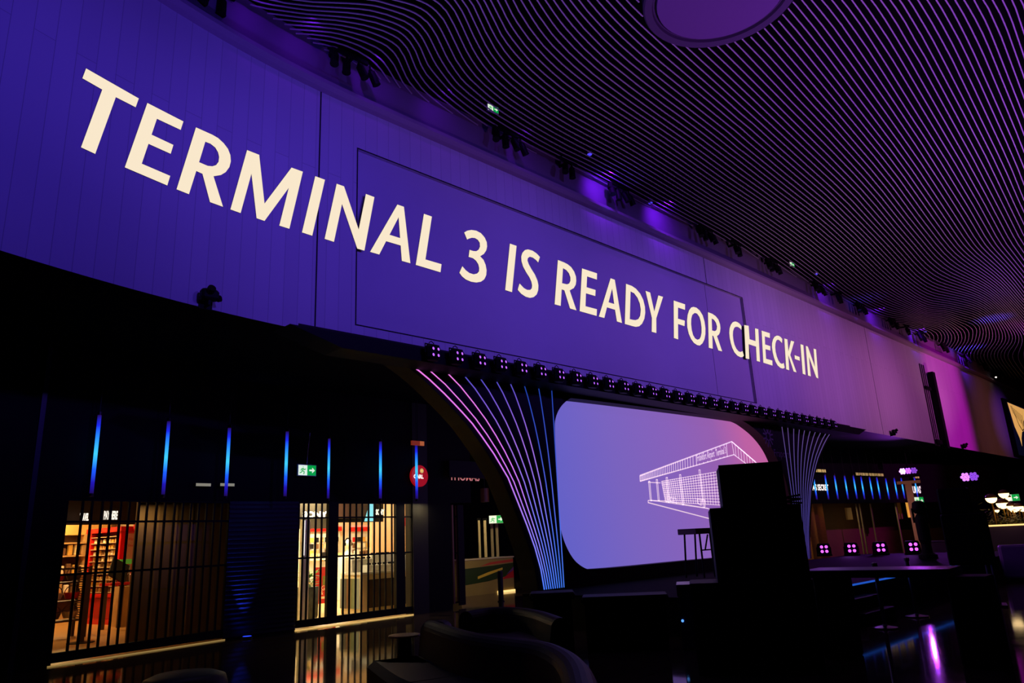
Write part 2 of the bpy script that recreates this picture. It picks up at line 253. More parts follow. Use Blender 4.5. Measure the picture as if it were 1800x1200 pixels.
[(-389,822),(-364,840),(-344,852),(-323,864),(-301,874),(-277,882),(-253,889),(-229,894),(-187,901),(-161,906),(-136,912),(-119,918),(-102,924),(-94,928),(-77,936),(-60,947),(-51,953),(-43,961),(-33,970),(-22,982),(-12,995),(1,1015),(12,1035),(22,1056),(31,1077),(41,1106),(51,1129),(60,1150),(71,1172),(88,1204),(105,1230),(130,1267),(153,1297),(195,1349),(214,1371),(266,1429),(328,1495),(425,1601),(595,1793),(757,1969),(898,2128),(995,2241),(1105,2373),(1378,2712),(1410,2750),(1480,2828),(1563,2916),(1649,3000),(1791,3125),(1872,3199),(1932,3244),(2002,3276),(2042,3299),(2091,3337),(2193,3434),(2252,3493),(2302,3553),(2344,3612),(2380,3672),(2415,3734),(2448,3797),(2477,3861),(2533,3994),(2566,4065)],
[(-367,824),(-347,836),(-326,848),(-304,859),(-282,867),(-266,872),(-242,879),(-226,882),(-168,893),(-143,899),(-118,906),(-101,912),(-84,920),(-67,929),(-50,940),(-42,947),(-33,955),(-23,965),(-12,977),(-3,990),(10,1009),(22,1029),(36,1057),(42,1071),(57,1107),(67,1130),(78,1154),(91,1179),(106,1205),(129,1239),(150,1269),(173,1299),(206,1340),(226,1362),(277,1419),(339,1486),(424,1578),(601,1778),(747,1937),(915,2127),(980,2201),(1088,2331),(1260,2542),(1370,2679),(1433,2753),(1503,2831),(1582,2915),(1626,2959),(1674,3004),(1874,3186),(1918,3219),(1954,3237),(1987,3249),(2025,3269),(2071,3303),(2128,3355),(2226,3440),(2284,3499),(2330,3557),(2345,3581),(2367,3616),(2402,3676),(2436,3737),(2469,3800),(2498,3864),(2554,3998),(2588,4069),(2629,4143)],
[(-342,825),(-322,836),(-308,843),(-286,852),(-269,858),(-255,862),(-231,868),(-166,882),(-141,887),(-116,895),(-99,901),(-83,908),(-74,912),(-58,922),(-41,934),(-32,941),(-24,949),(-15,958),(-8,965),(2,978),(16,997),(28,1017),(39,1037),(50,1058),(75,1116),(87,1139),(103,1171),(119,1197),(139,1228),(163,1261),(193,1300),(217,1329),(278,1398),(436,1570),(622,1780),(736,1904),(914,2104),(998,2201),(1108,2332),(1278,2541),(1334,2612),(1391,2682),(1455,2756),(1526,2835),(1606,2918),(1650,2962),(1859,3158),(1904,3193),(1940,3212),(1972,3222),(2009,3240),(2052,3270),(2157,3358),(2207,3397),(2266,3449),(2312,3504),(2353,3561),(2389,3620),(2456,3741),(2489,3804),(2519,3868),(2576,4002),(2610,4073),(2652,4148),(2702,4227)],
[(-313,827),(-297,834),(-282,840),(-267,846),(-252,850),(-220,858),(-172,869),(-147,874),(-123,881),(-98,890),(-82,897),(-73,901),(-57,910),(-48,915),(-37,924),(-23,935),(-16,942),(-4,954),(12,973),(25,992),(38,1011),(49,1031),(60,1052),(91,1117),(103,1141),(116,1165),(132,1190),(149,1216),(169,1244),(198,1282),(223,1312),(279,1377),(365,1472),(448,1561),(632,1768),(726,1871),(935,2106),(998,2178),(1090,2289),(1212,2437),(1382,2649),(1443,2721),(1511,2798),(1587,2879),(1629,2922),(1720,3011),(1843,3127),(1889,3165),(1925,3183),(1957,3194),(1992,3210),(2034,3238),(2132,3315),(2178,3348),(2230,3389),(2288,3450),(2312,3478),(2334,3507),(2372,3565),(2408,3623),(2442,3683),(2509,3808),(2539,3872),(2597,4006),(2632,4077),(2674,4152),(2725,4231)],
[(-278,829),(-256,836),(-233,843),(-209,849),(-161,859),(-137,865),(-113,873),(-97,878),(-80,885),(-72,889),(-60,896),(-47,903),(-39,909),(-26,919),(-14,929),(-6,937),(6,949),(21,967),(35,986),(47,1005),(59,1025),(70,1046),(88,1081),(103,1111),(115,1134),(129,1158),(148,1188),(168,1218),(188,1245),(211,1275),(244,1314),(281,1356),(374,1459),(407,1494),(460,1552),(651,1767),(935,2084),(1000,2159),(1072,2245),(1220,2425),(1347,2583),(1403,2652),(1464,2724),(1533,2801),(1609,2882),(1651,2925),(1776,3048),(1843,3110),(1872,3134),(1909,3155),(1975,3181),(2015,3205),(2201,3340),(2268,3406),(2308,3454),(2350,3510),(2390,3568),(2426,3626),(2496,3748),(2530,3812),(2560,3876),(2619,4010),(2654,4082),(2697,4157),(2747,4236),(2806,4319)],
[(-231,831),(-207,837),(-159,848),(-135,854),(-111,862),(-87,871),(-71,878),(-63,882),(-47,891),(-38,897),(-30,903),(-15,914),(-4,924),(4,932),(15,944),(30,962),(44,981),(57,1000),(69,1019),(81,1040),(95,1067),(114,1104),(127,1127),(141,1151),(158,1177),(181,1210),(201,1237),(223,1266),(257,1305),(293,1347),(368,1430),(401,1465),(471,1542),(572,1656),(612,1700),(658,1752),(780,1890),(952,2081),(1018,2158),(1168,2341),(1213,2394),(1394,2620),(1485,2727),(1554,2804),(1631,2886),(1716,2972),(1808,3062),(1854,3101),(1892,3124),(1958,3150),(1997,3172),(2127,3261),(2174,3296),(2228,3346),(2279,3401),(2325,3456),(2367,3513),(2406,3571),(2444,3630),(2480,3690),(2516,3752),(2550,3815),(2581,3880),(2640,4014),(2676,4086),(2719,4161),(2770,4240),(2829,4323),(2894,4411)],
[(-168,835),(-134,844),(-110,851),(-86,860),(-70,867),(-62,871),(-45,880),(-37,885),(-21,897),(-12,904),(1,915),(19,933),(30,945),(40,957),(49,969),(62,988),(75,1007),(87,1027),(102,1054),(121,1090),(134,1113),(148,1136),(163,1160),(180,1184),(200,1212),(218,1236),(252,1277),(296,1328),(363,1402),(412,1455),(482,1532),(774,1861),(939,2045),(1001,2117),(1037,2159),(1212,2372),(1387,2589),(1474,2693),(1575,2807),(1652,2889),(1737,2975),(1784,3021),(1836,3066),(1874,3091),(1941,3119),(1978,3139),(2103,3222),(2150,3255),(2195,3295),(2207,3306),(2248,3349),(2296,3404),(2340,3459),(2382,3516),(2423,3574),(2462,3633),(2499,3693),(2536,3755),(2571,3819),(2602,3884),(2662,4019),(2698,4090),(2742,4166),(2793,4245),(2853,4328),(2987,4506)],
[(-117,838),(-93,846),(-77,853),(-61,860),(-53,864),(-36,874),(-20,885),(-3,898),(14,913),(31,930),(44,946),(54,958),(63,970),(76,989),(97,1021),(132,1084),(150,1114),(160,1129),(176,1153),(190,1173),(206,1196),(228,1224),(265,1269),(309,1319),(357,1373),(493,1522),(538,1572),(587,1630),(629,1675),(779,1845),(953,2039),(1019,2117),(1120,2238),(1435,2625),(1495,2696),(1561,2771),(1633,2850),(1714,2935),(1769,2988),(1816,3029),(1855,3056),(1959,3106),(2081,3183),(2126,3216),(2181,3263),(2253,3338),(2312,3406),(2356,3462),(2398,3518),(2440,3576),(2480,3636),(2519,3697),(2556,3759),(2592,3823),(2623,3888),(2684,4023),(2720,4095),(2764,4170),(2816,4249),(2876,4333),(2942,4420),(3086,4607)],
[(-82,840),(-68,846),(-52,853),(-36,862),(-19,873),(-3,885),(14,899),(31,916),(43,929),(54,940),(63,952),(72,965),(86,983),(106,1015),(152,1092),(166,1115),(182,1138),(199,1162),(219,1188),(238,1213),(278,1261),(321,1310),(369,1363),(467,1471),(535,1546),(596,1617),(768,1811),(943,2006),(1141,2241),(1399,2561),(1484,2663),(1547,2736),(1617,2813),(1694,2895),(1748,2949),(1795,2991),(1836,3020),(1940,3072),(2059,3146),(2104,3178),(2157,3223),(2235,3301),(2282,3354),(2317,3396),(2371,3464),(2414,3521),(2457,3579),(2498,3639),(2538,3700),(2577,3763),(2613,3827),(2644,3892),(2705,4027),(2743,4099),(2787,4174),(2839,4254),(2900,4338),(2966,4425),(3188,4711)],
[(-54,841),(-43,847),(-27,856),(-10,867),(-2,873),(12,884),(25,895),(40,910),(53,924),(73,947),(91,972),(104,990),(116,1010),(160,1081),(172,1099),(189,1124),(206,1148),(225,1173),(245,1198),(283,1244),(325,1292),(557,1548),(605,1604),(743,1761),(890,1926),(951,1993),(1076,2143),(1139,2217),(1217,2314),(1447,2597),(1505,2666),(1568,2739),(1623,2800),(1676,2857),(1726,2907),(1773,2950),(1815,2982),(1957,3060),(2037,3110),(2082,3142),(2133,3184),(2150,3200),(2197,3245),(2251,3304),(2297,3357),(2342,3411),(2387,3467),(2430,3524),(2474,3582),(2516,3642),(2558,3704),(2597,3766),(2633,3830),(2666,3896),(2727,4031),(2765,4103),(2809,4179),(2863,4259),(2923,4343),(2990,4430),(3295,4820)],
[(-31,842),(-18,850),(-2,861),(9,869),(22,880),(35,891),(46,902),(57,913),(67,925),(87,948),(96,960),(109,979),(131,1011),(169,1071),(196,1110),(225,1149),(257,1189),(288,1227),(329,1274),(470,1429),(542,1510),(567,1537),(614,1592),(693,1681),(948,1969),(983,2011),(1095,2146),(1158,2220),(1467,2599),(1525,2669),(1589,2742),(1660,2819),(1703,2864),(1751,2908),(1801,2947),(1830,2966),(1937,3024),(2016,3074),(2060,3106),(2111,3147),(2171,3203),(2248,3286),(2312,3359),(2402,3469),(2491,3585),(2535,3645),(2577,3707),(2617,3770),(2654,3834),(2687,3899),(2749,4035),(2787,4107),(2832,4183),(2886,4263),(2947,4347),(3014,4435),(3330,4838)],
[(-10,844),(-1,850),(12,859),(32,875),(44,886),(56,897),(66,908),(77,920),(96,943),(114,967),(132,992),(178,1061),(197,1088),(225,1126),(258,1167),(293,1209),(334,1256),(497,1438),(551,1499),(588,1539),(714,1683),(920,1915),(1003,2013),(1095,2124),(1156,2197),(1286,2356),(1459,2569),(1515,2636),(1577,2708),(1627,2763),(1679,2818),(1727,2865),(1770,2901),(1809,2927),(1955,3012),(1995,3039),(2039,3071),(2089,3111),(2148,3165),(2235,3257),(2327,3362),(2417,3472),(2508,3588),(2553,3649),(2596,3711),(2638,3774),(2675,3838),(2708,3903),(2771,4039),(2809,4112),(2855,4188),(2909,4268),(2970,4352),(3038,4440),(3265,4728),(3455,4971)],
[(8,845),(29,860),(49,877),(59,887),(70,898),(91,921),(110,944),(129,968),(147,993),(187,1051),(211,1084),(236,1117),(264,1152),(292,1185),(331,1230),(489,1406),(550,1476),(597,1527),(695,1640),(920,1894),(1023,2015),(1283,2330),(1479,2571),(1566,2674),(1600,2713),(1653,2769),(1702,2818),(1747,2857),(1787,2887),(1934,2977),(1975,3004),(2018,3036),(2067,3076),(2124,3128),(2193,3197),(2250,3259),(2341,3364),(2432,3475),(2525,3591),(2571,3652),(2616,3714),(2658,3777),(2696,3842),(2729,3907),(2793,4044),(2831,4116),(2877,4192),(2932,4273),(2994,4357),(3062,4445),(3577,5096)],
[(26,846),(45,861),(66,880),(85,899),(105,921),(120,939),(139,963),(157,988),(196,1042),(220,1073),(244,1105),(270,1136),(296,1168),(329,1204),(480,1374),(917,1869),(1026,1996),(1303,2333),(1473,2541),(1528,2608),(1572,2660),(1621,2714),(1657,2752),(1676,2770),(1722,2812),(1763,2845),(1802,2871),(1914,2942),(1954,2969),(1998,3001),(2046,3041),(2102,3091),(2168,3157),(2248,3243),(2347,3357),(2447,3477),(2542,3594),(2589,3655),(2635,3717),(2678,3781),(2717,3846),(2751,3911),(2815,4048),(2854,4120),(2900,4197),(2955,4277),(3018,4362),(3087,4450),(3690,5204)],
[(43,846),(61,862),(78,878),(95,894),(115,917),(130,934),(144,952),(163,976),(217,1049),(240,1078),(266,1109),(292,1139),(318,1170),(489,1362),(929,1860),(1030,1978),(1136,2108),(1325,2338),(1487,2537),(1543,2604),(1579,2645),(1649,2720),(1696,2766),(1731,2795),(1789,2838),(1933,2935),(1977,2967),(2025,3006),(2080,3055),(2142,3116),(2233,3213),(2324,3315),(2462,3480),(2558,3597),(2607,3658),(2654,3721),(2698,3785),(2738,3850),(2775,3916),(2841,4053),(2879,4125),(2925,4202),(2981,4282),(3045,4367),(3144,4495),(3347,4747),(3810,5318)],
[(59,847),(74,860),(92,877),(109,895),(125,912),(139,929),(159,952),(225,1036),(247,1064),(291,1116),(313,1142),(480,1329),(614,1481),(827,1722),(944,1855),(1033,1959),(1194,2157),(1348,2343),(1487,2515),(1568,2610),(1603,2648),(1637,2684),(1670,2717),(1714,2757),(1771,2801),(1913,2900),(1956,2933),(2004,2972),(2058,3020),(2120,3080),(2194,3157),(2247,3215),(2337,3318),(2477,3482),(2574,3600),(2624,3661),(2673,3724),(2718,3788),(2760,3854),(2799,3920),(2910,4131),(2956,4208),(3012,4289),(3076,4374),(3227,4565),(3434,4821),(3955,5458)],
[(75,848),(91,863),(108,880),(124,896),(139,913),(154,930),(174,953),(245,1040),(297,1102),(471,1296),(658,1508),(811,1682),(925,1812),(1023,1925),(1214,2159),(1363,2340),(1482,2486),(1536,2550),(1564,2583),(1595,2617),(1642,2666),(1665,2688),(1707,2726),(1756,2765),(1892,2864),(1936,2898),(1983,2937),(2036,2985),(2097,3043),(2127,3073),(2168,3116),(2252,3208),(2351,3320),(2491,3484),(2641,3664),(2690,3727),(2737,3792),(2781,3857),(2823,3925),(2947,4139),(2995,4215),(3050,4296),(3112,4381),(3181,4470),(3332,4659),(3747,5167),(4227,5750)],
[(90,849),(107,865),(123,881),(139,897),(154,914),(185,948),(253,1030),(303,1087),(356,1145),(446,1246),(514,1323),(656,1485),(829,1680),(969,1841),(1023,1904),(1115,2015),(1253,2186),(1383,2342),(1503,2489),(1560,2555),(1620,2620),(1661,2661),(1696,2692),(1748,2736),(1915,2863),(1962,2903),(2015,2949),(2075,3006),(2142,3076),(2230,3170),(2319,3270),(2457,3430),(2658,3667),(2708,3730),(2755,3795),(2800,3861),(2845,3929),(2982,4145),(3033,4223),(3089,4304),(3151,4389),(3219,4478),(3369,4667),(3537,4874),(3839,5241),(4397,5913)],
[(106,850),(122,866),(138,881),(154,898),(175,920),(285,1046),(310,1074),(336,1102),(363,1131),(470,1250),(656,1462),(772,1593),(832,1661),(950,1796),(1027,1887),(1093,1966),(1215,2117),(1273,2188),(1499,2461),(1552,2523),(1613,2589),(1647,2624),(1685,2659),(1728,2697),(1776,2735),(1894,2828),(1941,2868),(1993,2914),(2052,2970),(2119,3038),(2197,3122),(2243,3172),(2377,3324),(2569,3548),(2673,3670),(2723,3733),(2772,3798),(2819,3864),(2866,3933),(3013,4151),(3067,4230),(3125,4311),(3188,4396),(3256,4485),(3329,4578),(3488,4776),(3760,5108),(4577,6086)],
[(121,851),(137,866),(152,880),(185,915),(293,1035),(353,1099),(399,1149),(445,1200),(494,1255),(655,1440),(789,1590),(994,1827),(1104,1958),(1216,2096),(1293,2190),(1495,2434),(1550,2499),(1606,2559),(1639,2593),(1675,2627),(1715,2664),(1760,2701),(1872,2792),(1920,2833),(1972,2879),(2029,2934),(2095,3000),(2128,3034),(2171,3081),(2256,3175),(2390,3326),(2636,3610),(2689,3672),(2739,3736),(2789,3801),(2838,3868),(3042,4157),(3158,4318),(3292,4493),(3443,4683),(3612,4890),(3900,5238),(4306,5721),(4769,6269)],
[(136,852),(163,878),(179,894),(201,916),(288,1010),(380,1108),(436,1169),(484,1222),(537,1281),(666,1430),(798,1579),(974,1781),(1083,1911),(1235,2098),(1313,2193),(1491,2407),(1542,2467),(1570,2498),(1631,2562),(1665,2596),(1703,2631),(1745,2668),(1898,2797),(1950,2843),(2007,2897),(2100,2992),(2145,3040),(2230,3133),(2358,3276),(2599,3553),(2652,3613),(2704,3675),(2755,3739),(2856,3871),(3069,4162),(3190,4324),(3326,4500),(3400,4593),(3562,4792),(3839,5126),(4119,5459),(5137,6654)],
[(151,853),(173,873),(200,900),(295,999),(365,1072),(428,1138),(491,1208),(544,1267),(708,1455),(782,1538),(986,1774),(1094,1903),(1255,2101),(1333,2195),(1487,2381),(1564,2469),(1623,2533),(1656,2566),(1692,2600),(1731,2635),(1876,2761),(1927,2807),(1984,2861),(2047,2924),(2120,3000),(2239,3131),(2615,3555),(2668,3616),(2720,3678),(2771,3742),(2875,3875),(3095,4167),(3220,4330),(3359,4507),(3598,4800),(3878,5135),(4203,5518),(5192,6669)],
[(167,853),(189,874),(217,901),(372,1059),(435,1125),(498,1193),(551,1253),(707,1433),(765,1498),(902,1656),(998,1767),(1106,1895),(1256,2080),(1332,2173),(1484,2355),(1559,2442),(1616,2504),(1681,2569),(1757,2639),(1854,2724),(1905,2771),(1961,2824),(2023,2885),(2094,2959),(2175,3047),(2252,3133),(2632,3558),(2736,3681),(2841,3810),(3121,4172),(3250,4336),(3392,4513),(3635,4808),(3918,5144),(4247,5528),(5248,6685)],
[(182,854),(210,880),(239,908),(378,1046),(412,1081),(442,1112),(472,1144),(510,1185),(557,1238),(698,1400),(774,1487),(976,1720),(1045,1802),(1094,1860),(1275,2082),(1352,2175),(1481,2330),(1554,2415),(1609,2475),(1671,2539),(1743,2607),(1882,2733),(1937,2786),(1999,2847),(2068,2919),(2147,3004),(2596,3502),(2701,3622),(2806,3748),(2914,3882),(3147,4177),(3279,4342),(3424,4520),(3585,4713),(3858,5036),(4174,5404),(4679,5985),(5305,6701)],
[(198,855),(227,881),(255,909),(336,987),(383,1033),(419,1068),(448,1098),(478,1130),(515,1170),(545,1204),(602,1268),(892,1602),(987,1712),(1097,1842),(1333,2130),(1478,2305),(1549,2388),(1602,2447),(1662,2509),(1730,2575),(1858,2695),(1913,2747),(1974,2807),(2042,2877),(2119,2961),(2665,3564),(2718,3625),(2824,3751),(3309,4348),(3457,4527),(3620,4721),(3897,5044),(4217,5414),(4728,5998),(5363,6717)],
[(214,856),(243,882),(285,921),(342,975),(389,1021),(424,1055),(460,1092),(490,1122),(520,1154),(551,1189),(608,1253),(901,1592),(998,1704),(1110,1837),(1334,2109),(1476,2281),(1545,2362),(1596,2420),(1653,2481),(1718,2545),(1889,2708),(1948,2767),(2015,2835),(2091,2917),(2268,3113),(2630,3508),(2736,3628),(2789,3690),(2899,3821),(3289,4295),(3489,4533),(3655,4728),(3936,5053),(4261,5425),(4639,5853),(5252,6543)],
[(230,857),(260,883),(302,922),(354,970),(402,1015),(437,1050),(473,1086),(506,1119),(532,1148),(575,1195),(634,1262),(910,1582),(996,1681),(1106,1812),(1496,2283),(1565,2365),(1617,2423),(1675,2484),(1740,2548),(1864,2667),(1923,2726),(1988,2793),(2061,2871),(2237,3066),(2596,3453),(2701,3570),(2808,3694),(2920,3825),(3368,4360),(3691,4736),(3976,5062),(4306,5435),(4689,5865),(5305,6553)],
[(247,858),(277,884),(320,923),(366,965),(407,1003),(442,1037),(479,1072),(512,1106),(537,1133),(597,1199),(661,1271),(984,1647),(1111,1797),(1516,2286),(1585,2367),(1638,2425),(1696,2486),(1896,2684),(1973,2763),(2031,2825),(2082,2880),(2235,3050),(2615,3456),(2720,3573),(2828,3697),(2941,3829),(3326,4281),(3476,4455),(3727,4744),(4017,5071),(4351,5446),(5364,6569)],
[(263,859),(294,885),(338,924),(378,960),(419,998),(458,1034),(491,1066),(520,1096),(550,1127),(609,1192),(666,1257),(897,1525),(994,1638),(1130,1799),(1536,2288),(1606,2370),(1631,2398),(1687,2458),(1868,2640),(1931,2704),(1989,2765),(2081,2865),(2173,2968),(2249,3053),(2530,3349),(2634,3460),(2740,3577),(2850,3701),(3331,4258),(3548,4506),(3775,4763),(4015,5032),(4397,5457),(5423,6585)],
[(280,860),(317,892),(356,925),(397,961),(431,993),(464,1023),(496,1053),(525,1082),(554,1112),(621,1185),(668,1238),(740,1321),(905,1513),(1118,1763),(1415,2120),(1556,2290),(1626,2372),(1652,2401),(1708,2461),(1868,2623),(1970,2729),(2075,2844),(2231,3019),(2550,3352),(2654,3463),(2815,3641),(2929,3770),(3410,4320),(3851,4814),(4444,5468),(5485,6602)],
[(297,861),(341,898),(381,932),(422,968),(464,1007),(498,1039),(529,1069),(551,1091),(602,1145),(648,1195),(711,1267),(882,1465),(1050,1662),(1129,1756),(1244,1892),(1432,2118),(1576,2293),(1647,2375),(1673,2404),(1729,2463),(1871,2610),(1987,2732),(2056,2808),(2199,2969),(2280,3056),(2520,3302),(2674,3466),(2837,3645),(3485,4374),(3840,4768),(4423,5405),(5370,6429)],
[(314,862),(359,899),(399,933),(436,965),(476,1001),(505,1028),(534,1057),(555,1077),(614,1138),(660,1188),(726,1264),(802,1352),(958,1534),(1059,1652),(1217,1840),(1449,2116),(1597,2295),(1667,2377),(1721,2436),(1905,2628),(1976,2705),(2072,2810),(2178,2930),(2242,2999),(2540,3306),(2696,3470),(2918,3713),(3358,4202),(3786,4674),(4080,4993),(4495,5442),(5431,6445)],
[(331,863),(370,895),(411,929),(445,958),(482,991),(510,1017),(540,1045),(588,1093),(618,1124),(648,1156),(693,1206),(741,1260),(807,1337),(954,1510),(1059,1632),(1165,1756),(1419,2058),(1617,2298),(1688,2380),(1741,2438),(1891,2597),(1988,2701),(2055,2774),(2200,2937),(2285,3026),(2562,3309),(2718,3474),(2885,3653),(3426,4248),(3835,4693),(4563,5475),(5493,6462)],
[(348,864),(387,895),(422,924),(456,953),(487,981),(520,1010),(549,1037),(594,1081),(622,1110),(652,1141),(697,1190),(743,1243),(812,1323),(952,1487),(1076,1632),(1184,1758),(1420,2038),(1638,2300),(1709,2383),(1762,2441),(1902,2591),(2005,2703),(2072,2777),(2152,2866),(2216,2935),(2299,3022),(2534,3261),(2688,3421),(2910,3658),(3491,4288),(3898,4726),(4629,5503),(5557,6479)],
[(365,864),(405,896),(440,925),(475,955),(507,983),(538,1011),(575,1045),(611,1081),(641,1111),(677,1150),(716,1193),(764,1247),(817,1307),(1216,1774),(1435,2034),(1658,2303),(1729,2385),(1782,2443),(1898,2569),(2057,2742),(2197,2897),(2278,2981),(2508,3214),(2712,3425),(2936,3662),(3551,4323),(3905,4699),(4428,5250),(5293,6154)],
[(383,865),(416,892),(451,920),(485,949),(514,974),(542,1000),(578,1033),(615,1068),(644,1097),(688,1143),(720,1178),(768,1231),(821,1292),(1226,1765),(1450,2031),(1679,2305),(1750,2388),(2145,2821),(2219,2900),(2301,2984),(2532,3217),(2737,3429),(2904,3605),(3425,4158),(3805,4559),(4242,5017),(5039,5844)],
[(400,866),(434,893),(468,921),(503,951),(532,975),(561,1001),(596,1034),(626,1062),(662,1098),(703,1140),(737,1177),(783,1229),(840,1294),(1235,1755),(1401,1951),(1700,2308),(1771,2390),(2093,2745),(2202,2862),(2282,2945),(2556,3221),(2709,3378),(2931,3609),(3479,4185),(3859,4582),(4297,5035),(4807,5561)],
[(417,867),(451,894),(486,922),(521,952),(557,982),(593,1015),(629,1049),(658,1077),(695,1115),(728,1149),(770,1195),(817,1249),(876,1315),(1244,1744),(1381,1907),(1721,2310),(1793,2393),(2041,2668),(2129,2764),(2216,2857),(2306,2948),(2532,3176),(2735,3382),(3714,4397),(4121,4817),(4593,5300)],
[(434,868),(468,895),(503,923),(539,953),(574,984),(603,1009),(639,1043),(671,1074),(710,1113),(743,1147),(781,1188),(827,1241),(877,1297),(1111,1569),(1267,1751),(1364,1865),(1741,2313),(1789,2367),(1978,2579),(2104,2717),(2174,2791),(2248,2868),(2558,3180),(2762,3387),(3578,4225),(3958,4614),(4396,5059)],
[(451,869),(486,896),(521,924),(549,948),(585,978),(621,1010),(650,1037),(686,1072),(716,1102),(753,1140),(783,1173),(834,1229),(895,1299),(1074,1505),(1273,1736),(1375,1857),(1539,2052),(1739,2289),(1810,2370),(1970,2549),(2104,2696),(2235,2833),(2356,2956),(2737,3337),(3623,4239),(4214,4836)],
[(468,870),(503,897),(538,925),(567,950),(602,979),(638,1012),(675,1045),(704,1074),(741,1111),(771,1142),(816,1191),(865,1245),(927,1316),(1078,1490),(1292,1738),(1386,1849),(1558,2054),(1737,2265),(1807,2345),(1963,2520),(2044,2609),(2116,2687),(2185,2760),(2260,2836),(2766,3342),(3493,4076),(4044,4629)],
[(485,871),(520,898),(555,926),(587,953),(619,980),(649,1007),(685,1040),(722,1075),(751,1104),(788,1143),(834,1192),(882,1245),(941,1311),(1040,1426),(1297,1724),(1396,1840),(1559,2034),(1736,2242),(1827,2347),(1981,2519),(2107,2655),(2175,2726),(2247,2801),(2367,2921),(2795,3346),(3372,3924),(3887,4437)],
[(502,872),(537,899),(572,927),(606,956),(636,981),(671,1012),(702,1041),(739,1076),(768,1105),(806,1144),(860,1202),(908,1255),(959,1313),(1042,1408),(1303,1710),(1406,1831),(1560,2016),(1734,2219),(1824,2323),(1951,2465),(2007,2526),(2098,2624),(2183,2713),(2274,2805),(2394,2925),(3739,4257)],
[(518,873),(553,900),(582,923),(611,947),(646,976),(675,1002),(712,1035),(749,1070),(778,1099),(831,1153),(870,1195),(918,1247),(966,1301),(1044,1390),(1288,1672),(1406,1810),(1562,1997),(1692,2150),(1822,2298),(1946,2438),(2030,2529),(2118,2622),(2206,2713),(2293,2801),(2465,2971),(3601,4088)],
[(535,874),(570,901),(602,926),(634,953),(670,984),(707,1016),(736,1043),(766,1071),(803,1108),(849,1154),(888,1196),(928,1240),(978,1296),(1228,1583),(1289,1653),(1425,1812),(1581,1999),(1682,2117),(1820,2275),(1942,2411),(2025,2501),(2116,2597),(2216,2700),(2289,2774),(2498,2980),(3472,3930)],
[(551,875),(586,902),(622,930),(658,960),(695,991),(731,1024),(761,1051),(798,1086),(844,1132),(883,1172),(922,1214),(963,1259),(1005,1306),(1212,1544),(1283,1626),(1429,1797),(1584,1981),(1674,2086),(1796,2227),(1914,2358),(1992,2443),(2079,2535),(2174,2634),(2280,2740),(2523,2980),(3350,3781)],
[(567,876),(602,903),(638,931),(672,958),(704,986),(741,1018),(771,1045),(808,1080),(846,1118),(885,1157),(917,1190),(957,1233),(998,1279),(1243,1560),(1433,1782),(1586,1963),(1675,2066),(1796,2204),(1911,2333),(1989,2417),(2074,2507),(2167,2604),(2271,2708),(2384,2820),(2553,2984),(3234,3640)],
[(583,877),(619,904),(655,932),(691,962),(728,993),(765,1026),(803,1060),(841,1096),(880,1134),(903,1158),(935,1191),(965,1224),(1003,1267),(1246,1545),(1423,1751),(1589,1945),(1658,2026),(1774,2159),(1839,2232),(1909,2309),(2013,2420),(2099,2510),(2194,2607),(2282,2695),(2414,2824),(2562,2968),(3124,3506)],
[(599,877),(635,905),(671,933),(708,963),(745,994),(782,1027),(820,1061),(859,1097),(890,1128),(922,1159),(945,1184),(969,1210),(1002,1246),(1255,1536),(1337,1631),(1575,1909),(1660,2007),(1775,2138),(1884,2259),(1983,2366),(2066,2453),(2156,2545),(2256,2645),(2365,2752),(2527,2909),(2709,3083),(3020,3378)],
[(615,878),(651,906),(687,934),(731,970),(769,1001),(807,1035),(846,1069),(885,1106),(916,1137),(940,1161),(956,1177),(979,1202),(1000,1225),(1262,1525),(1645,1969),(1756,2095),(1861,2212),(1948,2305),(2035,2397),(2121,2486),(2221,2587),(2319,2683),(2473,2832),(2693,3042),(2919,3255)],
[(630,879),(666,906),(706,937),(748,971),(785,1002),(824,1036),(863,1070),(903,1107),(935,1138),(966,1170),(997,1204),(1092,1313),(1268,1514),(1630,1932),(1738,2054),(1839,2166),(1931,2265),(2006,2344),(2118,2459),(2211,2552),(2313,2652),(2424,2760),(2589,2917),(2822,3137)],
[(646,880),(682,907),(726,942),(764,972),(802,1003),(841,1037),(881,1072),(921,1108),(953,1139),(976,1163),(998,1188),(1101,1305),(1285,1515),(1601,1878),(1703,1993),(1819,2122),(1884,2193),(1979,2294),(2062,2379),(2175,2493),(2272,2588),(2416,2727),(2536,2841),(2728,3022)],
[(661,881),(697,908),(734,937),(780,973),(818,1004),(858,1038),(898,1073),(931,1102),(963,1133),(986,1156),(1015,1189),(1109,1296),(1263,1473),(1591,1847),(1689,1957),(1800,2080),(1884,2170),(1955,2245),(2057,2350),(2142,2436),(2234,2527),(2347,2636),(2486,2769),(2637,2910)],
[(676,882),(713,909),(750,938),(788,968),(827,999),(866,1032),(908,1068),(939,1096),(959,1114),(971,1126),(994,1149),(1023,1182),(1547,1777),(1673,1919),(1782,2039),(1864,2127),(1931,2198),(2004,2273),(2111,2381),(2199,2469),(2296,2563),(2402,2664),(2547,2801)],
[(691,883),(728,910),(773,944),(809,973),(848,1004),(889,1039),(922,1068),(954,1097),(978,1119),(1001,1142),(1038,1183),(1537,1747),(1660,1884),(1766,2000),(1845,2085),(1909,2153),(1979,2225),(2055,2302),(2137,2385),(2227,2473),(2325,2567),(2458,2692)],
[(706,883),(743,911),(778,938),(814,966),(852,996),(894,1031),(921,1055),(953,1083),(969,1098),(984,1113),(1000,1128),(1015,1143),(1037,1167),(1060,1192),(1527,1717),(1647,1850),(1750,1962),(1807,2023),(1889,2110),(1956,2179),(2029,2253),(2108,2332),(2194,2417),(2288,2507),(2370,2584)],
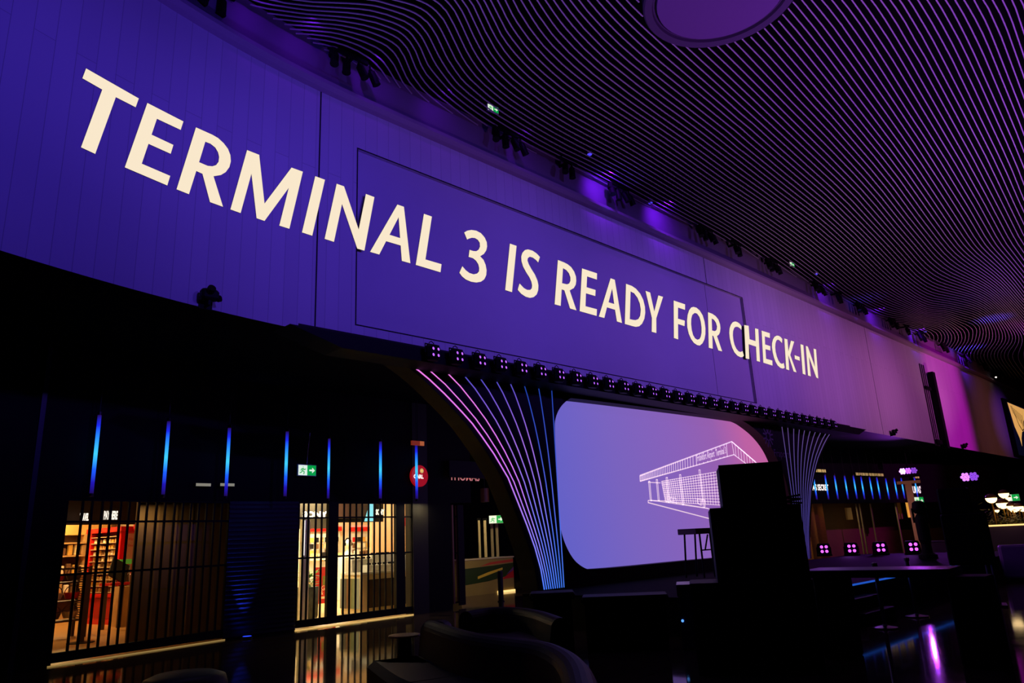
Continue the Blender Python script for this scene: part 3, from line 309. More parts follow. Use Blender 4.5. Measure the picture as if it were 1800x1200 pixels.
[(720,884),(765,917),(800,944),(837,973),(877,1006),(912,1035),(943,1062),(973,1089),(998,1113),(1013,1129),(1036,1152),(1058,1176),(1089,1210),(1518,1688),(1619,1800),(1717,1906),(1790,1984),(1849,2046),(1912,2112),(1981,2182),(2107,2309),(2192,2391),(2281,2477)],
[(735,885),(771,912),(805,938),(842,967),(882,999),(918,1029),(949,1056),(979,1083),(1003,1107),(1026,1130),(1049,1153),(1103,1211),(1177,1293),(1509,1660),(1608,1768),(1703,1872),(1815,1990),(1936,2115),(2055,2234),(2192,2368)],
[(749,886),(786,913),(823,942),(862,972),(893,997),(931,1030),(957,1052),(986,1078),(1016,1108),(1039,1130),(1062,1154),(1093,1187),(1125,1221),(1212,1315),(1500,1632),(1597,1738),(1690,1838),(1796,1949),(1895,2051),(2007,2164),(2102,2258)],
[(763,887),(798,913),(834,940),(872,970),(906,998),(938,1025),(968,1051),(999,1079),(1029,1109),(1059,1138),(1083,1163),(1147,1230),(1216,1304),(1505,1620),(1587,1708),(1662,1788),(1745,1876),(1837,1971),(1918,2054),(2010,2146)],
[(776,887),(813,915),(851,943),(881,967),(919,999),(950,1025),(980,1052),(1011,1080),(1042,1109),(1066,1133),(1096,1164),(1161,1231),(1239,1315),(1497,1594),(1635,1741),(1714,1824),(1783,1896),(1839,1953),(1917,2031)],
[(790,888),(826,915),(863,944),(894,968),(924,993),(955,1019),(985,1046),(1016,1074),(1047,1103),(1073,1128),(1101,1157),(1165,1223),(1244,1307),(1464,1542),(1567,1651),(1702,1792),(1822,1916)],
[(803,889),(832,911),(869,939),(899,963),(933,991),(967,1020),(997,1046),(1028,1074),(1059,1104),(1082,1126),(1114,1157),(1146,1190),(1188,1233),(1268,1317),(1539,1604),(1631,1701),(1727,1799)],
[(815,890),(845,911),(875,935),(911,964),(939,986),(972,1014),(1002,1040),(1033,1068),(1063,1097),(1095,1127),(1126,1158),(1159,1191),(1201,1234),(1282,1318),(1511,1558),(1633,1685)],
[(828,890),(862,916),(886,935),(916,958),(946,983),(976,1008),(1006,1034),(1037,1062),(1068,1090),(1099,1120),(1131,1151),(1164,1184),(1206,1226),(1297,1320),(1543,1575)],
[(840,891),(868,912),(891,930),(921,953),(950,977),(977,1000),(1004,1023),(1033,1049),(1064,1077),(1095,1106),(1127,1136),(1193,1201),(1283,1291),(1460,1474)]]
LETTERS = [["T",0.012,[[-8.771,8.137],[-8.018,8.103],[-8.05,7.939],[-8.339,7.94],[-8.524,6.947],[-8.712,6.952],[-8.531,7.948],[-8.802,7.962]]],["E",0.012,[[-7.888,8.101],[-7.315,8.089],[-7.347,7.926],[-7.725,7.922],[-7.782,7.626],[-7.44,7.622],[-7.47,7.458],[-7.814,7.459],[-7.883,7.103],[-7.448,7.099],[-7.48,6.928],[-8.114,6.937]]],["R",0.012,[[-7.106,8.09],[-6.825,8.095],[-6.725,8.083],[-6.621,8.036],[-6.541,7.969],[-6.493,7.878],[-6.478,7.772],[-6.496,7.661],[-6.556,7.543],[-6.634,7.46],[-6.757,7.387],[-6.563,6.93],[-6.786,6.928],[-6.943,7.352],[-7.047,7.356],[-7.135,6.925],[-7.334,6.926]],[[-6.935,7.918],[-6.846,7.924],[-6.762,7.895],[-6.708,7.834],[-6.685,7.759],[-6.689,7.672],[-6.725,7.598],[-6.788,7.549],[-6.867,7.523],[-7.012,7.523]]],["M",0.012,[[-6.201,8.098],[-5.974,8.106],[-5.831,7.253],[-5.344,8.116],[-5.116,8.123],[-5.342,6.949],[-5.536,6.947],[-5.383,7.71],[-5.816,6.941],[-5.963,6.941],[-6.098,7.704],[-6.253,6.932],[-6.434,6.932]]],["I",0.012,[[-4.861,8.128],[-4.658,8.129],[-4.888,6.955],[-5.094,6.957]]],["N",0.012,[[-4.409,8.135],[-4.25,8.134],[-3.922,7.352],[-3.77,8.133],[-3.577,8.128],[-3.794,6.961],[-3.949,6.963],[-4.288,7.763],[-4.443,6.963],[-4.636,6.968]]],["A",-0.068,[[-2.98,8.186],[-2.82,8.185],[-2.674,7.005],[-2.881,7.005],[-2.906,7.324],[-3.251,7.324],[-3.409,7.006],[-3.616,7.008]],[[-2.952,7.918],[-2.918,7.478],[-3.171,7.48]]],["L",-0.068,[[-2.316,8.181],[-2.108,8.181],[-2.295,7.179],[-1.878,7.177],[-1.91,6.992],[-2.541,7.003]]],["3",-0.068,[[-1.228,8.065],[-1.139,8.132],[-1.017,8.184],[-0.872,8.206],[-0.739,8.185],[-0.629,8.11],[-0.573,8.016],[-0.567,7.909],[-0.599,7.81],[-0.671,7.711],[-0.787,7.625],[-0.69,7.564],[-0.634,7.462],[-0.611,7.343],[-0.628,7.224],[-0.69,7.113],[-0.793,7.034],[-0.927,6.986],[-1.079,6.971],[-1.227,6.989],[-1.331,7.037],[-1.398,7.099],[-1.312,7.268],[-1.219,7.2],[-1.114,7.159],[-0.995,7.157],[-0.895,7.198],[-0.837,7.263],[-0.829,7.344],[-0.852,7.427],[-0.915,7.491],[-1.001,7.528],[-1.124,7.527],[-1.091,7.698],[-0.982,7.698],[-0.894,7.717],[-0.825,7.77],[-0.781,7.853],[-0.784,7.942],[-0.837,8.0],[-0.924,8.019],[-1.013,8.001],[-1.103,7.955],[-1.152,7.921]]],["I",-0.068,[[0.153,8.171],[0.368,8.171],[0.144,6.992],[-0.068,6.998]]],["S",-0.068,[[1.145,8.088],[1.038,8.152],[0.898,8.188],[0.744,8.181],[0.64,8.137],[0.553,8.049],[0.505,7.942],[0.505,7.829],[0.546,7.708],[0.637,7.589],[0.742,7.482],[0.798,7.391],[0.817,7.302],[0.798,7.223],[0.744,7.174],[0.642,7.153],[0.532,7.175],[0.403,7.257],[0.331,7.09],[0.435,7.017],[0.579,6.974],[0.716,6.974],[0.845,7.019],[0.954,7.107],[1.014,7.223],[1.032,7.349],[1.008,7.466],[0.929,7.6],[0.823,7.707],[0.742,7.811],[0.705,7.897],[0.728,7.963],[0.795,8.009],[0.897,8.011],[0.998,7.979],[1.072,7.933]]],["R",-0.068,[[1.789,8.171],[1.997,8.164],[2.137,8.148],[2.274,8.1],[2.379,8.004],[2.433,7.885],[2.432,7.774],[2.401,7.667],[2.318,7.559],[2.152,7.461],[2.356,6.986],[2.117,6.988],[1.952,7.422],[1.856,7.425],[1.778,6.988],[1.562,6.985]],[[1.959,7.997],[2.077,7.977],[2.17,7.915],[2.216,7.816],[2.207,7.724],[2.156,7.643],[2.067,7.6],[1.886,7.59]]],["E",-0.068,[[2.697,8.166],[3.295,8.171],[3.267,7.992],[2.876,7.992],[2.821,7.688],[3.179,7.691],[3.146,7.521],[2.777,7.517],[2.72,7.164],[3.17,7.172],[3.136,6.988],[2.477,6.989]]],["A",-0.068,[[3.858,8.163],[4.036,8.16],[4.182,6.985],[3.967,6.992],[3.929,7.303],[3.593,7.305],[3.444,6.99],[3.224,6.988]],[[3.886,7.886],[3.915,7.459],[3.68,7.46]]],["D",-0.068,[[4.525,8.154],[4.786,8.15],[4.97,8.108],[5.145,8.002],[5.262,7.849],[5.31,7.66],[5.299,7.483],[5.226,7.295],[5.095,7.13],[4.941,7.028],[4.78,6.985],[4.611,6.981],[4.303,6.984]],[[4.702,7.975],[4.86,7.953],[5.0,7.851],[5.081,7.703],[5.099,7.532],[5.043,7.348],[4.938,7.231],[4.81,7.18],[4.689,7.165],[4.547,7.16]]],["Y",-0.068,[[5.416,8.141],[5.635,8.138],[5.745,7.6],[6.032,8.135],[6.266,8.14],[5.808,7.412],[5.737,6.974],[5.517,6.972],[5.593,7.384]]],["F",-0.068,[[6.806,8.139],[7.408,8.14],[7.369,7.961],[7.0,7.961],[6.929,7.607],[7.289,7.611],[7.24,7.435],[6.901,7.44],[6.816,6.963],[6.601,6.971]]],["O",-0.068,[[7.867,8.151],[8.034,8.158],[8.208,8.1],[8.349,7.968],[8.412,7.788],[8.419,7.578],[8.372,7.381],[8.276,7.198],[8.132,7.05],[7.965,6.958],[7.817,6.95],[7.645,6.994],[7.521,7.086],[7.426,7.233],[7.385,7.42],[7.41,7.629],[7.485,7.828],[7.598,7.994],[7.729,8.103]],[[7.902,7.968],[8.031,7.968],[8.144,7.887],[8.189,7.748],[8.194,7.56],[8.156,7.386],[8.082,7.249],[7.99,7.162],[7.871,7.122],[7.748,7.144],[7.658,7.231],[7.616,7.378],[7.618,7.563],[7.661,7.736],[7.744,7.876]]],["R",-0.068,[[8.689,8.138],[8.944,8.132],[9.132,8.091],[9.272,8.008],[9.339,7.867],[9.336,7.736],[9.275,7.596],[9.194,7.507],[9.058,7.43],[9.258,6.971],[9.029,6.968],[8.835,7.394],[8.779,7.406],[8.7,6.971],[8.474,6.968]],[[8.867,7.967],[9.0,7.948],[9.1,7.868],[9.133,7.755],[9.089,7.65],[9.017,7.595],[8.933,7.57],[8.801,7.569]]],["C",-0.068,[[10.737,8.047],[10.64,8.108],[10.508,8.141],[10.348,8.138],[10.176,8.078],[10.032,7.969],[9.919,7.826],[9.862,7.673],[9.848,7.507],[9.873,7.328],[9.931,7.175],[10.034,7.049],[10.189,6.97],[10.378,6.944],[10.523,6.967],[10.628,7.033],[10.577,7.176],[10.445,7.126],[10.315,7.127],[10.187,7.194],[10.1,7.313],[10.068,7.461],[10.074,7.626],[10.128,7.779],[10.229,7.9],[10.342,7.957],[10.485,7.976],[10.618,7.946],[10.693,7.911]]],["H",0.012,[[10.775,8.072],[11.077,8.097],[11.015,7.626],[11.414,7.626],[11.508,8.085],[11.736,8.094],[11.526,6.931],[11.305,6.934],[11.394,7.432],[10.904,7.441],[10.8,6.921],[10.573,6.916]]],["E",0.012,[[11.962,8.082],[12.555,8.088],[12.506,7.91],[12.139,7.909],[12.079,7.613],[12.444,7.611],[12.405,7.45],[12.052,7.447],[11.995,7.102],[12.439,7.104],[12.402,6.923],[11.757,6.935]]],["C",0.012,[[13.465,8.027],[13.365,8.083],[13.232,8.106],[13.064,8.088],[12.881,8.015],[12.72,7.889],[12.612,7.74],[12.566,7.601],[12.561,7.404],[12.599,7.235],[12.669,7.093],[12.792,6.979],[12.977,6.917],[13.185,6.918],[13.318,6.973],[13.291,7.135],[13.144,7.082],[13.009,7.092],[12.899,7.179],[12.826,7.311],[12.793,7.471],[12.812,7.639],[12.879,7.782],[12.983,7.898],[13.115,7.953],[13.248,7.934],[13.391,7.867]]],["K",0.012,[[13.637,8.078],[13.876,8.08],[13.813,7.629],[14.158,8.079],[14.415,8.083],[13.919,7.514],[14.213,6.917],[13.99,6.92],[13.782,7.415],[13.753,7.489],[13.645,6.921],[13.416,6.926]]],["-",0.012,[[14.27,7.557],[14.668,7.548],[14.644,7.402],[14.246,7.413]]],["I",0.012,[[14.921,8.067],[15.162,8.069],[14.946,6.919],[14.717,6.929]]],["N",0.012,[[15.369,8.071],[15.541,8.069],[15.886,7.335],[16.033,8.065],[16.251,8.069],[16.019,6.911],[15.856,6.931],[15.489,7.67],[15.381,6.913],[15.151,6.921]]]]
# ================================================================ SETTING
# floor: large glossy dark tiles
fm = mat('dark_polished_floor', (58, 48, 42), .16, spec=.1); nt = fm.node_tree; b = nt.nodes['Principled BSDF']
tc = nt.nodes.new('ShaderNodeTexCoord'); mp = nt.nodes.new('ShaderNodeMapping'); mp.inputs['Rotation'].default_value = (0, 0, -.9); mp.inputs['Scale'].default_value = (.8, .8, .8)
br = nt.nodes.new('ShaderNodeTexBrick'); br.inputs['Color1'].default_value = lin((66, 54, 44)); br.inputs['Color2'].default_value = lin((54, 44, 37)); br.inputs['Mortar'].default_value = lin((20, 17, 15)); br.inputs['Mortar Size'].default_value = .008; br.inputs['Scale'].default_value = 1
nt.links.new(tc.outputs['Object'], mp.inputs['Vector']); nt.links.new(mp.outputs['Vector'], br.inputs['Vector']); nt.links.new(br.outputs['Color'], b.inputs['Base Color'])
nz = nt.nodes.new('ShaderNodeTexNoise'); nz.inputs['Scale'].default_value = 3; rr = nt.nodes.new('ShaderNodeMapRange'); rr.inputs['To Min'].default_value = .035; rr.inputs['To Max'].default_value = .09
nt.links.new(tc.outputs['Object'], nz.inputs['Vector']); nt.links.new(nz.outputs['Fac'], rr.inputs['Value']); nt.links.new(rr.outputs['Result'], b.inputs['Roughness'])
struct('floor', MB().box((-30, -12, -.2), (75, 85, 0)), fm)

# feature wall: curved at the left, straight beyond; vertical planks with staggered joints
ZB, ZT = 5.2, 9.93
PS0, PS1, PZ0, PZ1, PD = -3.95, 10.92, 5.5, 9.04, -.08
ss = [-20 + .4 * i for i in range(40)] + [-4 + .05 * 0] ; ss = sorted(set([round(x, 3) for x in ss] + [PS0, PS1, 8.7] + list(range(-3, 63, 3))))
wm = mat('pale_wall_plank', (198, 196, 200), .75); nt = wm.node_tree; b = nt.nodes['Principled BSDF']
tc = nt.nodes.new('ShaderNodeTexCoord'); mp = nt.nodes.new('ShaderNodeMapping'); mp.inputs['Rotation'].default_value = (0, 0, PI / 2)
br = nt.nodes.new('ShaderNodeTexBrick'); br.offset = .37; br.offset_frequency = 2
br.inputs['Color1'].default_value = lin((200, 198, 202)); br.inputs['Color2'].default_value = lin((194, 192, 196)); br.inputs['Mortar'].default_value = lin((152, 150, 156))
br.inputs['Scale'].default_value = 1; br.inputs['Mortar Size'].default_value = .004; br.inputs['Brick Width'].default_value = 8.3; br.inputs['Row Height'].default_value = .27
nt.links.new(tc.outputs['UV'], mp.inputs['Vector']); nt.links.new(mp.outputs['Vector'], br.inputs['Vector']); nt.links.new(br.outputs['Color'], b.inputs['Base Color'])
wb = MB(); zz = [ZB, PZ0, PZ1, ZT]
for a, c in zip(ss[:-1], ss[1:]):
    for z0, z1 in zip(zz[:-1], zz[1:]):
        if PS0 <= a < PS1 and z0 == PZ0: continue
        wb.add([W(a, dwall(a), z0), W(c, dwall(c), z0), W(c, dwall(c), z1), W(a, dwall(a), z1)], [(0, 1, 2, 3)])
wb.add([W(a, d, z) for a in (PS0, PS1) for d in (0, PD) for z in (PZ0, PZ1)], [(0, 1, 3, 2), (4, 6, 7, 5), (0, 2, 6, 4), (1, 5, 7, 3)])
uvw = lambda p: ((p.x + p.y - 15.3) / R2, p.z)
wall = struct('wall_back', wb, wm, uvf=uvw)
pm = noisy(mat('smooth_wall_panel', (190, 188, 194), .7), .03, 2)
MB().prism([[(PS0, PZ0), (8.69, PZ0), (8.69, PZ1), (PS0, PZ1)]], wmap, PD - .03, PD).prism([[(8.71, PZ0), (PS1, PZ0), (PS1, PZ1), (8.71, PZ1)]], wmap, PD - .03, PD).build('recessed_panel', pm, wall)
SEAM = mat('seam_shadow_gap', (22, 18, 26), .8)
sm = MB()
for s0, z0, z1 in ((-4.78, ZB, ZT), (8.7, ZB, PZ0), (8.7, PZ1, ZT), (21.85, ZB, ZT)): sm.prism([[(s0 - .014, z0), (s0 + .014, z0), (s0 + .014, z1), (s0 - .014, z1)]], wmap, dwall(s0), dwall(s0) + .004)
e = .022
for a, c, z0, z1 in ((PS0 - e, PS0 + .005, PZ0, PZ1), (PS1 - .005, PS1 + e, PZ0, PZ1), (PS0 - e, PS1 + e, PZ0 - e, PZ0 + .003), (PS0 - e, PS1 + e, PZ1 - .003, PZ1 + e)): sm.prism([[(a, z0), (c, z0), (c, z1), (a, z1)]], wmap, 0, .003)
sm.build('seam', SEAM, wall)
# cornice and band above it
path = [W(x, dwall(x)).to_2d() for x in ss]
cm = noisy(mat('cornice_paint', (150, 132, 150), .7), .05)
struct('trim_1', MB().sweep(path, [(0, 9.92), (.1, 9.95), (.17, 10.02), (.17, 10.1), (.1, 10.15), (0, 10.17)]), cm)
um = noisy(mat('upper_band_plaster', (120, 108, 128), .8), .04, 3)
ub = MB()
for a, c in zip(ss[:-1], ss[1:]): ub.add([W(a, dwall(a), 10.17), W(c, dwall(c), 10.17), W(c, dwall(c), 11.0), W(a, dwall(a), 11.0)], [(0, 1, 2, 3)])
struct('wall_upper', ub, um)

# ceiling: black deck with flowing metal slats hung below it
deck = struct('ceiling', MB().box((-30, -12, 13.5), (75, 85, 13.7)), mat('black_ceiling_void', (6, 6, 7), .9, spec=.05))
ZC = 10.8
DC = (Vector((4.01, 10.9)), 1.37)
sl = MB()
def inside(p): return (p - DC[0]).length < DC[1]
for ln in SLATS:
    P = [Vector((a / 100, c / 100)) for a, c in ln]
    Q = []
    for a, c in zip(P[:-1], P[1:]):          # refine near the disc so the slats stop at its rim
        n = max(1, int((c - a).length / .12)) if min((a - DC[0]).length, (c - DC[0]).length) < 5 else 1
        Q += [a.lerp(c, k / n) for k in range(n)]
    Q.append(P[-1])
    run = []
    for p in Q + [None]:
        if p is not None and not inside(p): run.append(p)
        else:
            if len(run) > 1: sl.sweep(run, [(-.0115, ZC), (.0115, ZC), (.0115, ZC + .018), (-.0115, ZC + .018)])
            run = []
slo = sl.build('slats', GREYM, deck, fix=False)
sb = MB()
# dark bulkhead closing the void above the feature wall
for a, c in zip(ss[:-1], ss[1:]): sb.add([W(a, dwall(a) - .05, 10.95), W(c, dwall(c) - .05, 10.95), W(c, dwall(c) - .05, 13.5), W(a, dwall(a) - .05, 13.5)], [(0, 1, 2, 3)])
struct('wall_bulkhead', sb, BLK)
# soffit under the feature wall and the shopfront line behind it
lc = MB()
for a, c in zip(ss[:-1], ss[1:]):
    lc.add([W(a, dwall(a), ZB), W(c, dwall(c), ZB), W(c, dwall(c) - 16, ZB + .0), W(a, dwall(a) - 16, ZB)], [(0, 1, 2, 3)])
struct('ceiling_soffit', lc, mat('soffit_black', (10, 9, 11), .8, spec=.1))

# ================================================================ PROJECTED LETTERING, BUILT AS GLOWING MESHES
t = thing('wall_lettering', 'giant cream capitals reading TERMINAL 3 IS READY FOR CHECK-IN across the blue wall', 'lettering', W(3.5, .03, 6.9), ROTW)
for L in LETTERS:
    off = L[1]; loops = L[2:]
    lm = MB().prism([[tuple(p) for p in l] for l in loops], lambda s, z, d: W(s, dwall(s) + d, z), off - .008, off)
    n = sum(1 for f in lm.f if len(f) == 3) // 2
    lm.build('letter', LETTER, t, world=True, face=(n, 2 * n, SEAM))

# ================================================================ CEILING DISC, SIGNS AND SPOTS
c = DC[0]
t = thing('ceiling_disc', 'round purple-lit ceiling disc with dark rim cut into the slats', 'ceiling light', (c.x, c.y, ZC - .03))
MB().lathe([(1.12, -.01), (1.13, .04), (0, .05)], n=56).build('disc', noisy(mat('disc_diffuser', (98, 70, 118), .8), .03), t)
MB().lathe([(1.16, .03), (1.19, .03), (1.21, -.02), (1.34, -.04), (1.37, .0), (1.37, .3), (1.33, .3), (1.28, .06), (1.16, .06), (1.16, .03)], n=56, cap=False).build('rim', mat('rim_paint', (62, 48, 74), .7), t)
MB().lathe([(1.1, .055), (1.2, .055), (1.2, .07), (0, .07)], n=40).build('shadow_gap', BLK, t)

def exit_sign(p, rot, label, sz=.34, dark=False):
    t = thing('exit_sign', label, 'exit sign', p, rot)
    h = sz * .5
    MB().box((-sz / 2 - .015, 0, -.015), (sz / 2 + .015, .04, h + .015)).build('housing', mat('sign_housing', (205, 205, 200), .5), t)
    mpp = lambda x, z, d: Vector((x, -d, z))
    MB().prism([[(0, 0), (sz / 2, 0), (sz / 2, h), (0, h)]], mpp, 0, .004).build('arrow_panel', GREEN_E, t)
    MB().prism([[(-sz / 2, 0), (0, 0), (0, h), (-sz / 2, h)]], mpp, 0, .004).build('runner_panel', PALE_E, t)
    MB().prism([[(.12 * sz, h * .42), (.28 * sz, h * .42), (.28 * sz, h * .22), (.44 * sz, h * .5), (.28 * sz, h * .78), (.28 * sz, h * .58), (.12 * sz, h * .58)]], mpp, .004, .006).build('arrow', PALE_E, t)
    r = MB()
    q = sz
    r.lathe([(0, -.03 * q), (.03 * q, 0), (0, .03 * q)], c=(-.24 * q, -.006, h * .82), n=8, sy=.1)
    for l in ([(-.24, .7), (-.27, .45)], [(-.27, .45), (-.17, .33), (-.2, .12)], [(-.27, .45), (-.33, .3), (-.42, .22)], [(-.25, .66), (-.16, .55), (-.1, .62)], [(-.25, .66), (-.34, .6), (-.36, .46)]):
        r.strip([(a * q, b2 * h) for a, b2 in l], .045 * q, mpp, .004, .007)
    r.build('runner_figure', GREEN_E, t)
    return t
u, v, z = G2.at(534.5, 836, .0)
t = exit_sign(G2.P(u, -.12, z - .0), G2.rot, 'green and white exit sign hanging between the two barred shops', .44)
MB().tube([(0, .02, .23), (.02, .02, .6), (.06, .02, .95)], .006).tube([(.1, .02, .23), (.1, .02, .26)], .006).build('cable', STEEL, t)
for px, py, lab in ((867, 196, 'small green exit sign glowing behind the ceiling slats'), (1393, 468, 'tiny exit sign behind the slats further along the wall')):
    r = sight(px, py); k = (11.15 - 1.6) / r.z; p = EYE + r * k
    exit_sign(p, ROTW - .1, lab, .3)
for px, py, lab in ((1036, 266, 'small blue-lit round lamp among the slats above the lettering'), (1143, 352, 'small blue-lit twin lamp at the slat edge'), (1434, 478, 'tiny blue-lit lamp in the slats by the exit sign'), (1626, 580, 'tiny blue lamp near the far slat wave')):
    r = sight(px, py); k = (10.95 - 1.6) / r.z; p = EYE + r * k
    t = thing('ceiling_lamp', lab, 'lamp', p)
    MB().lathe([(0, -.1), (.06, -.08), (.085, -.03), (.085, .05), (.04, .09), (.015, .3), (0, .3)], n=14).build('body', STEEL, t, smooth=True)
    MB().lathe([(0, -.112), (.05, -.1), (.062, -.083), (0, -.083)], n=14).build('lens', mat('blue_lens', (80, 80, 255), .4, emit=(80, 70, 255), strength=.9), t)

def cluster(px, py, n, label, k=1.0):
    s, z = survey_wall(px, py, .3)
    t = thing('spotlight_cluster', label, 'spotlights', W(s, .3, 10.62), ROTW, 'spotlight clusters along the cornice')
    MB().box((-.34, -.03, .12), (.34, .03, .2)).box((-.02, .0, .1), (.02, .3, .16)).build('bracket', BLK, t)
    for i in range(n):
        x = (i - (n - 1) / 2) * .26; an = -.3 + .35 * i + random.uniform(-.15, .15)
        dx = Vector((math.sin(an) * .7, -.25 + .2 * (i % 2), -.9)).normalized(); o = Vector((x, 0, .05))
        cb = MB().tube([o, o + dx * .04, o + dx * .06, o + dx * .3, o + dx * .33], .07, 12, radii=[.035, .05, .075, .08, .085])
        cb.tube([o + Vector((0, 0, .1)), o + Vector((.0, .0, 0))], .02, 6)
        cb.build('spotlight', BLK, t, smooth=False)
    if n > 2:
        MB().tube([(-.42, 0, .1), (-.46, -.02, -.06)], .075, 10).build('side_spotlight', BLK, t)
    return t
CL = [(377, 0, 2), (620, 128, 4), (895, 262, 4), (1000, 306, 2), (1092, 355, 4), (1243, 425, 4), (1297, 447, 2), (1360, 478, 4), (1442, 519, 4), (1476, 533, 2), (1515, 551, 4), (1572, 579, 4), (1597, 590, 2), (1622, 603, 4), (1663, 626, 4), (1703, 643, 4), (1735, 658, 4), (1764, 669, 4), (1792, 682, 4)]
for i, (x, y, n) in enumerate(CL):
    cluster(x, y, n, '%s cluster of black spotlights from the left along the cornice' % ORD[i])
s, z = survey_wall(1749, 663, .3)
t = thing('white_spot', 'tiny bright white spot lamp on the cornice at the far right', 'lamp', W(s, .35, z), ROTW)
MB().lathe([(0, -.05), (.06, 0), (0, .05)], n=10).build('bulb', mat('white_bulb', (255, 255, 240), .4, emit=(255, 245, 225), strength=4), t)
MB().tube([(0, 0, .04), (0, .3, .12)], .02).build('bracket', BLK, t)

for px, py, sc, lab in ((367, 536, 1.0, 'black floodlight perched on the bottom edge of the blue wall'), (1573, 763, 1.2, 'black floodlight on the bottom edge of the pink wall'), (1697, 786, 1.5, 'small black floodlight on the far bottom wall edge')):
    s, z = survey_wall(px, py, .15); s2 = s; 
    for _ in range(8): s2, z = survey_wall(px, py, dwall(s2) + .16)
    t = thing('floodlight', lab, 'floodlight', W(s2, dwall(s2) + .16, 5.2), ROTW)
    MB().rbox((-.13 * sc, -.07, .08), (.13 * sc, .07, .24), .03).tube([(-.02, -.07, .2), (-.02, -.14, .23)], .06, 10).tube([(.12 * sc, 0, .12), (.17 * sc, .0, .14)], .05, 8).build('body', BLK, t)
    MB().box((-.02, -.03, .0), (.02, .16, .09)).box((-.1, .12, -.03), (.1, .16, .1)).build('bracket', BLK, t)

# projecting blade and banner screen far along the wall
t = thing('blade_panel', 'tall black blade panel standing out from the magenta wall', 'panel', W(29.4, .0, 5.0), ROTW)
MB().box((.1, -.3, .0), (.5, -.06, 3.85)).build('panel', BLK, t)
MB().box((-.8, -.05, .1), (-.74, -.002, 4.2)).box((-.5, -.05, .1), (-.46, -.002, 4.2)).box((-.22, -.05, .1), (-.18, -.002, 4.2)).build('rail', mat('rail_purple_grey', (70, 55, 70), .5), t)
MB().box((-.8, -.12, .2), (.15, -.04, .4)).box((-.8, -.12, 2.9), (.15, -.04, 3.05)).build('bracket', BLK, t)
t = thing('banner_screen', 'dark video banner with golden drapery picture at the far right edge', 'screen', W(44.4, .0, 5.3), ROTW)
MB().box((0, -.12, .0), (9, -.002, 3.75)).build('cabinet', BLK, t)
bz = lambda a, c, d: Vector((a, -d, c))
MB().prism([[(.9, .12), (8.9, .12), (8.9, 3.6), (.9, 3.6)]], bz, .12, .125).build('dark_picture', mat('navy_picture', (8, 8, 24), .5, emit=(6, 6, 22), strength=1), t)
MB().prism([[(1.0, 3.55), (5.6, 3.5), (5.2, 2.9), (4.4, 2.5), (4.1, 1.9), (3.3, 1.75), (2.7, 1.3), (2.35, .75), (2.2, 1.3), (1.5, 2.0)]], bz, .125, .13).build('gold_picture', AMBER_E, t)
g = MB()
for k in range(9): g.strip([(1.6 + .35 * k, 3.4 - .05 * k), (2.0 + .32 * k, 2.9 - .1 * k)], .07, bz, .13, .133)
g.strip([(1.9, 3.4), (2.9, 2.2), (3.6, 1.85), (4.0, 2.0), (3.9, 2.6)], .1, bz, .13, .133)
g.build('pattern', mat('brown_pattern', (60, 34, 12), .6), t)

# ================================================================ STAGE PORTAL
fan = [(-3.43, 5.18), (-3.0, 5.0), (-2.57, 4.79), (-2.34, 4.66), (-1.99, 4.43), (-1.77, 4.27), (-1.53, 4.09), (-1.28, 3.89), (-1.05, 3.66), (-.73, 3.32), (-.36, 2.85), (-.11, 2.36), (.12, 1.9), (.32, 1.45), (.46, 1.02), (.53, .62)]
MID = 6.735
ML = [(s - .17, z) for s, z in fan]; MR = [(2 * MID - s, z) for s, z in ML]
hole = []
for x, y in [(55, 230), (62, 160), (95, 90), (150, 40), (175, 33)]: hole.append(survey_wall(960 + x / 3.75, 690 + y / 3.75, .05))
for x, y in [(1200, 183), (1250, 200), (1300, 235), (1350, 275), (1400, 330), (1440, 390), (1470, 455)]: hole.append(survey_wall(960 + x / 3.75, 690 + y / 3.75, -.25))
hole += [(12.05, 3.2), (12.18, 2.5), (12.15, 1.85), (11.95, 1.3), (11.55, 1.0), (11.0, .87)]
for x, y in [(1105, 1088), (295, 1170), (240, 1150), (180, 1100), (130, 1010), (100, 920), (90, 850)]: hole.append(survey_wall(960 + x / 3.75, 690 + y / 3.75, .05))
portal = thing('stage_portal', 'black arched stage portal with two flared columns framing the big screen', 'stage portal', W(MID, 0, .6), ROTW)
for _ in range(2):      # round the traced corners off
    hole = [q for a, c in zip(hole, hole[1:] + hole[:1]) for q in ((a[0] * .75 + c[0] * .25, a[1] * .75 + c[1] * .25), (a[0] * .25 + c[0] * .75, a[1] * .25 + c[1] * .75))]
outer = [(-5.1, 5.3), (18.2, 5.3), (18.2, 5.22), (17.0, 5.2)] + MR + [(12.2, .58), (1.3, .58)] + ML[::-1] + [(-3.75, 5.2), (-5.1, 5.2)]
MB().prism([outer, hole], wmap, -.42, .05).build('frame', mat('portal_black', (24, 17, 22), .6, spec=.2), portal, world=True)
LEDA = ramp_emit('pink_to_blue_strip', [(0, (70, 125, 255)), (.25, (150, 130, 255)), (.6, (225, 120, 250)), (1, (250, 130, 235))], 1.0, 'UV', 1)
LEDB = ramp_emit('violet_to_blue_strip', [(0, (70, 125, 255)), (.3, (120, 125, 255)), (.65, (170, 115, 235)), (.86, (120, 90, 220)), (1, (25, 70, 190))], .95, 'UV', 1)
LEDC = ramp_emit('blue_strip', [(0, (70, 130, 255)), (.4, (90, 110, 245)), (.7, (60, 85, 210)), (1, (20, 65, 175))], .85, 'UV', 1)
LEDR = ramp_emit('dim_violet_strip', [(0, (70, 60, 150)), (.4, (105, 90, 200)), (.75, (130, 105, 205)), (1, (150, 110, 200))], .42, 'UV', 1)
tops = [-3.43, -2.36, -1.91, -1.47, -1.04, -.59, -.18, .25, .7, 1.13]
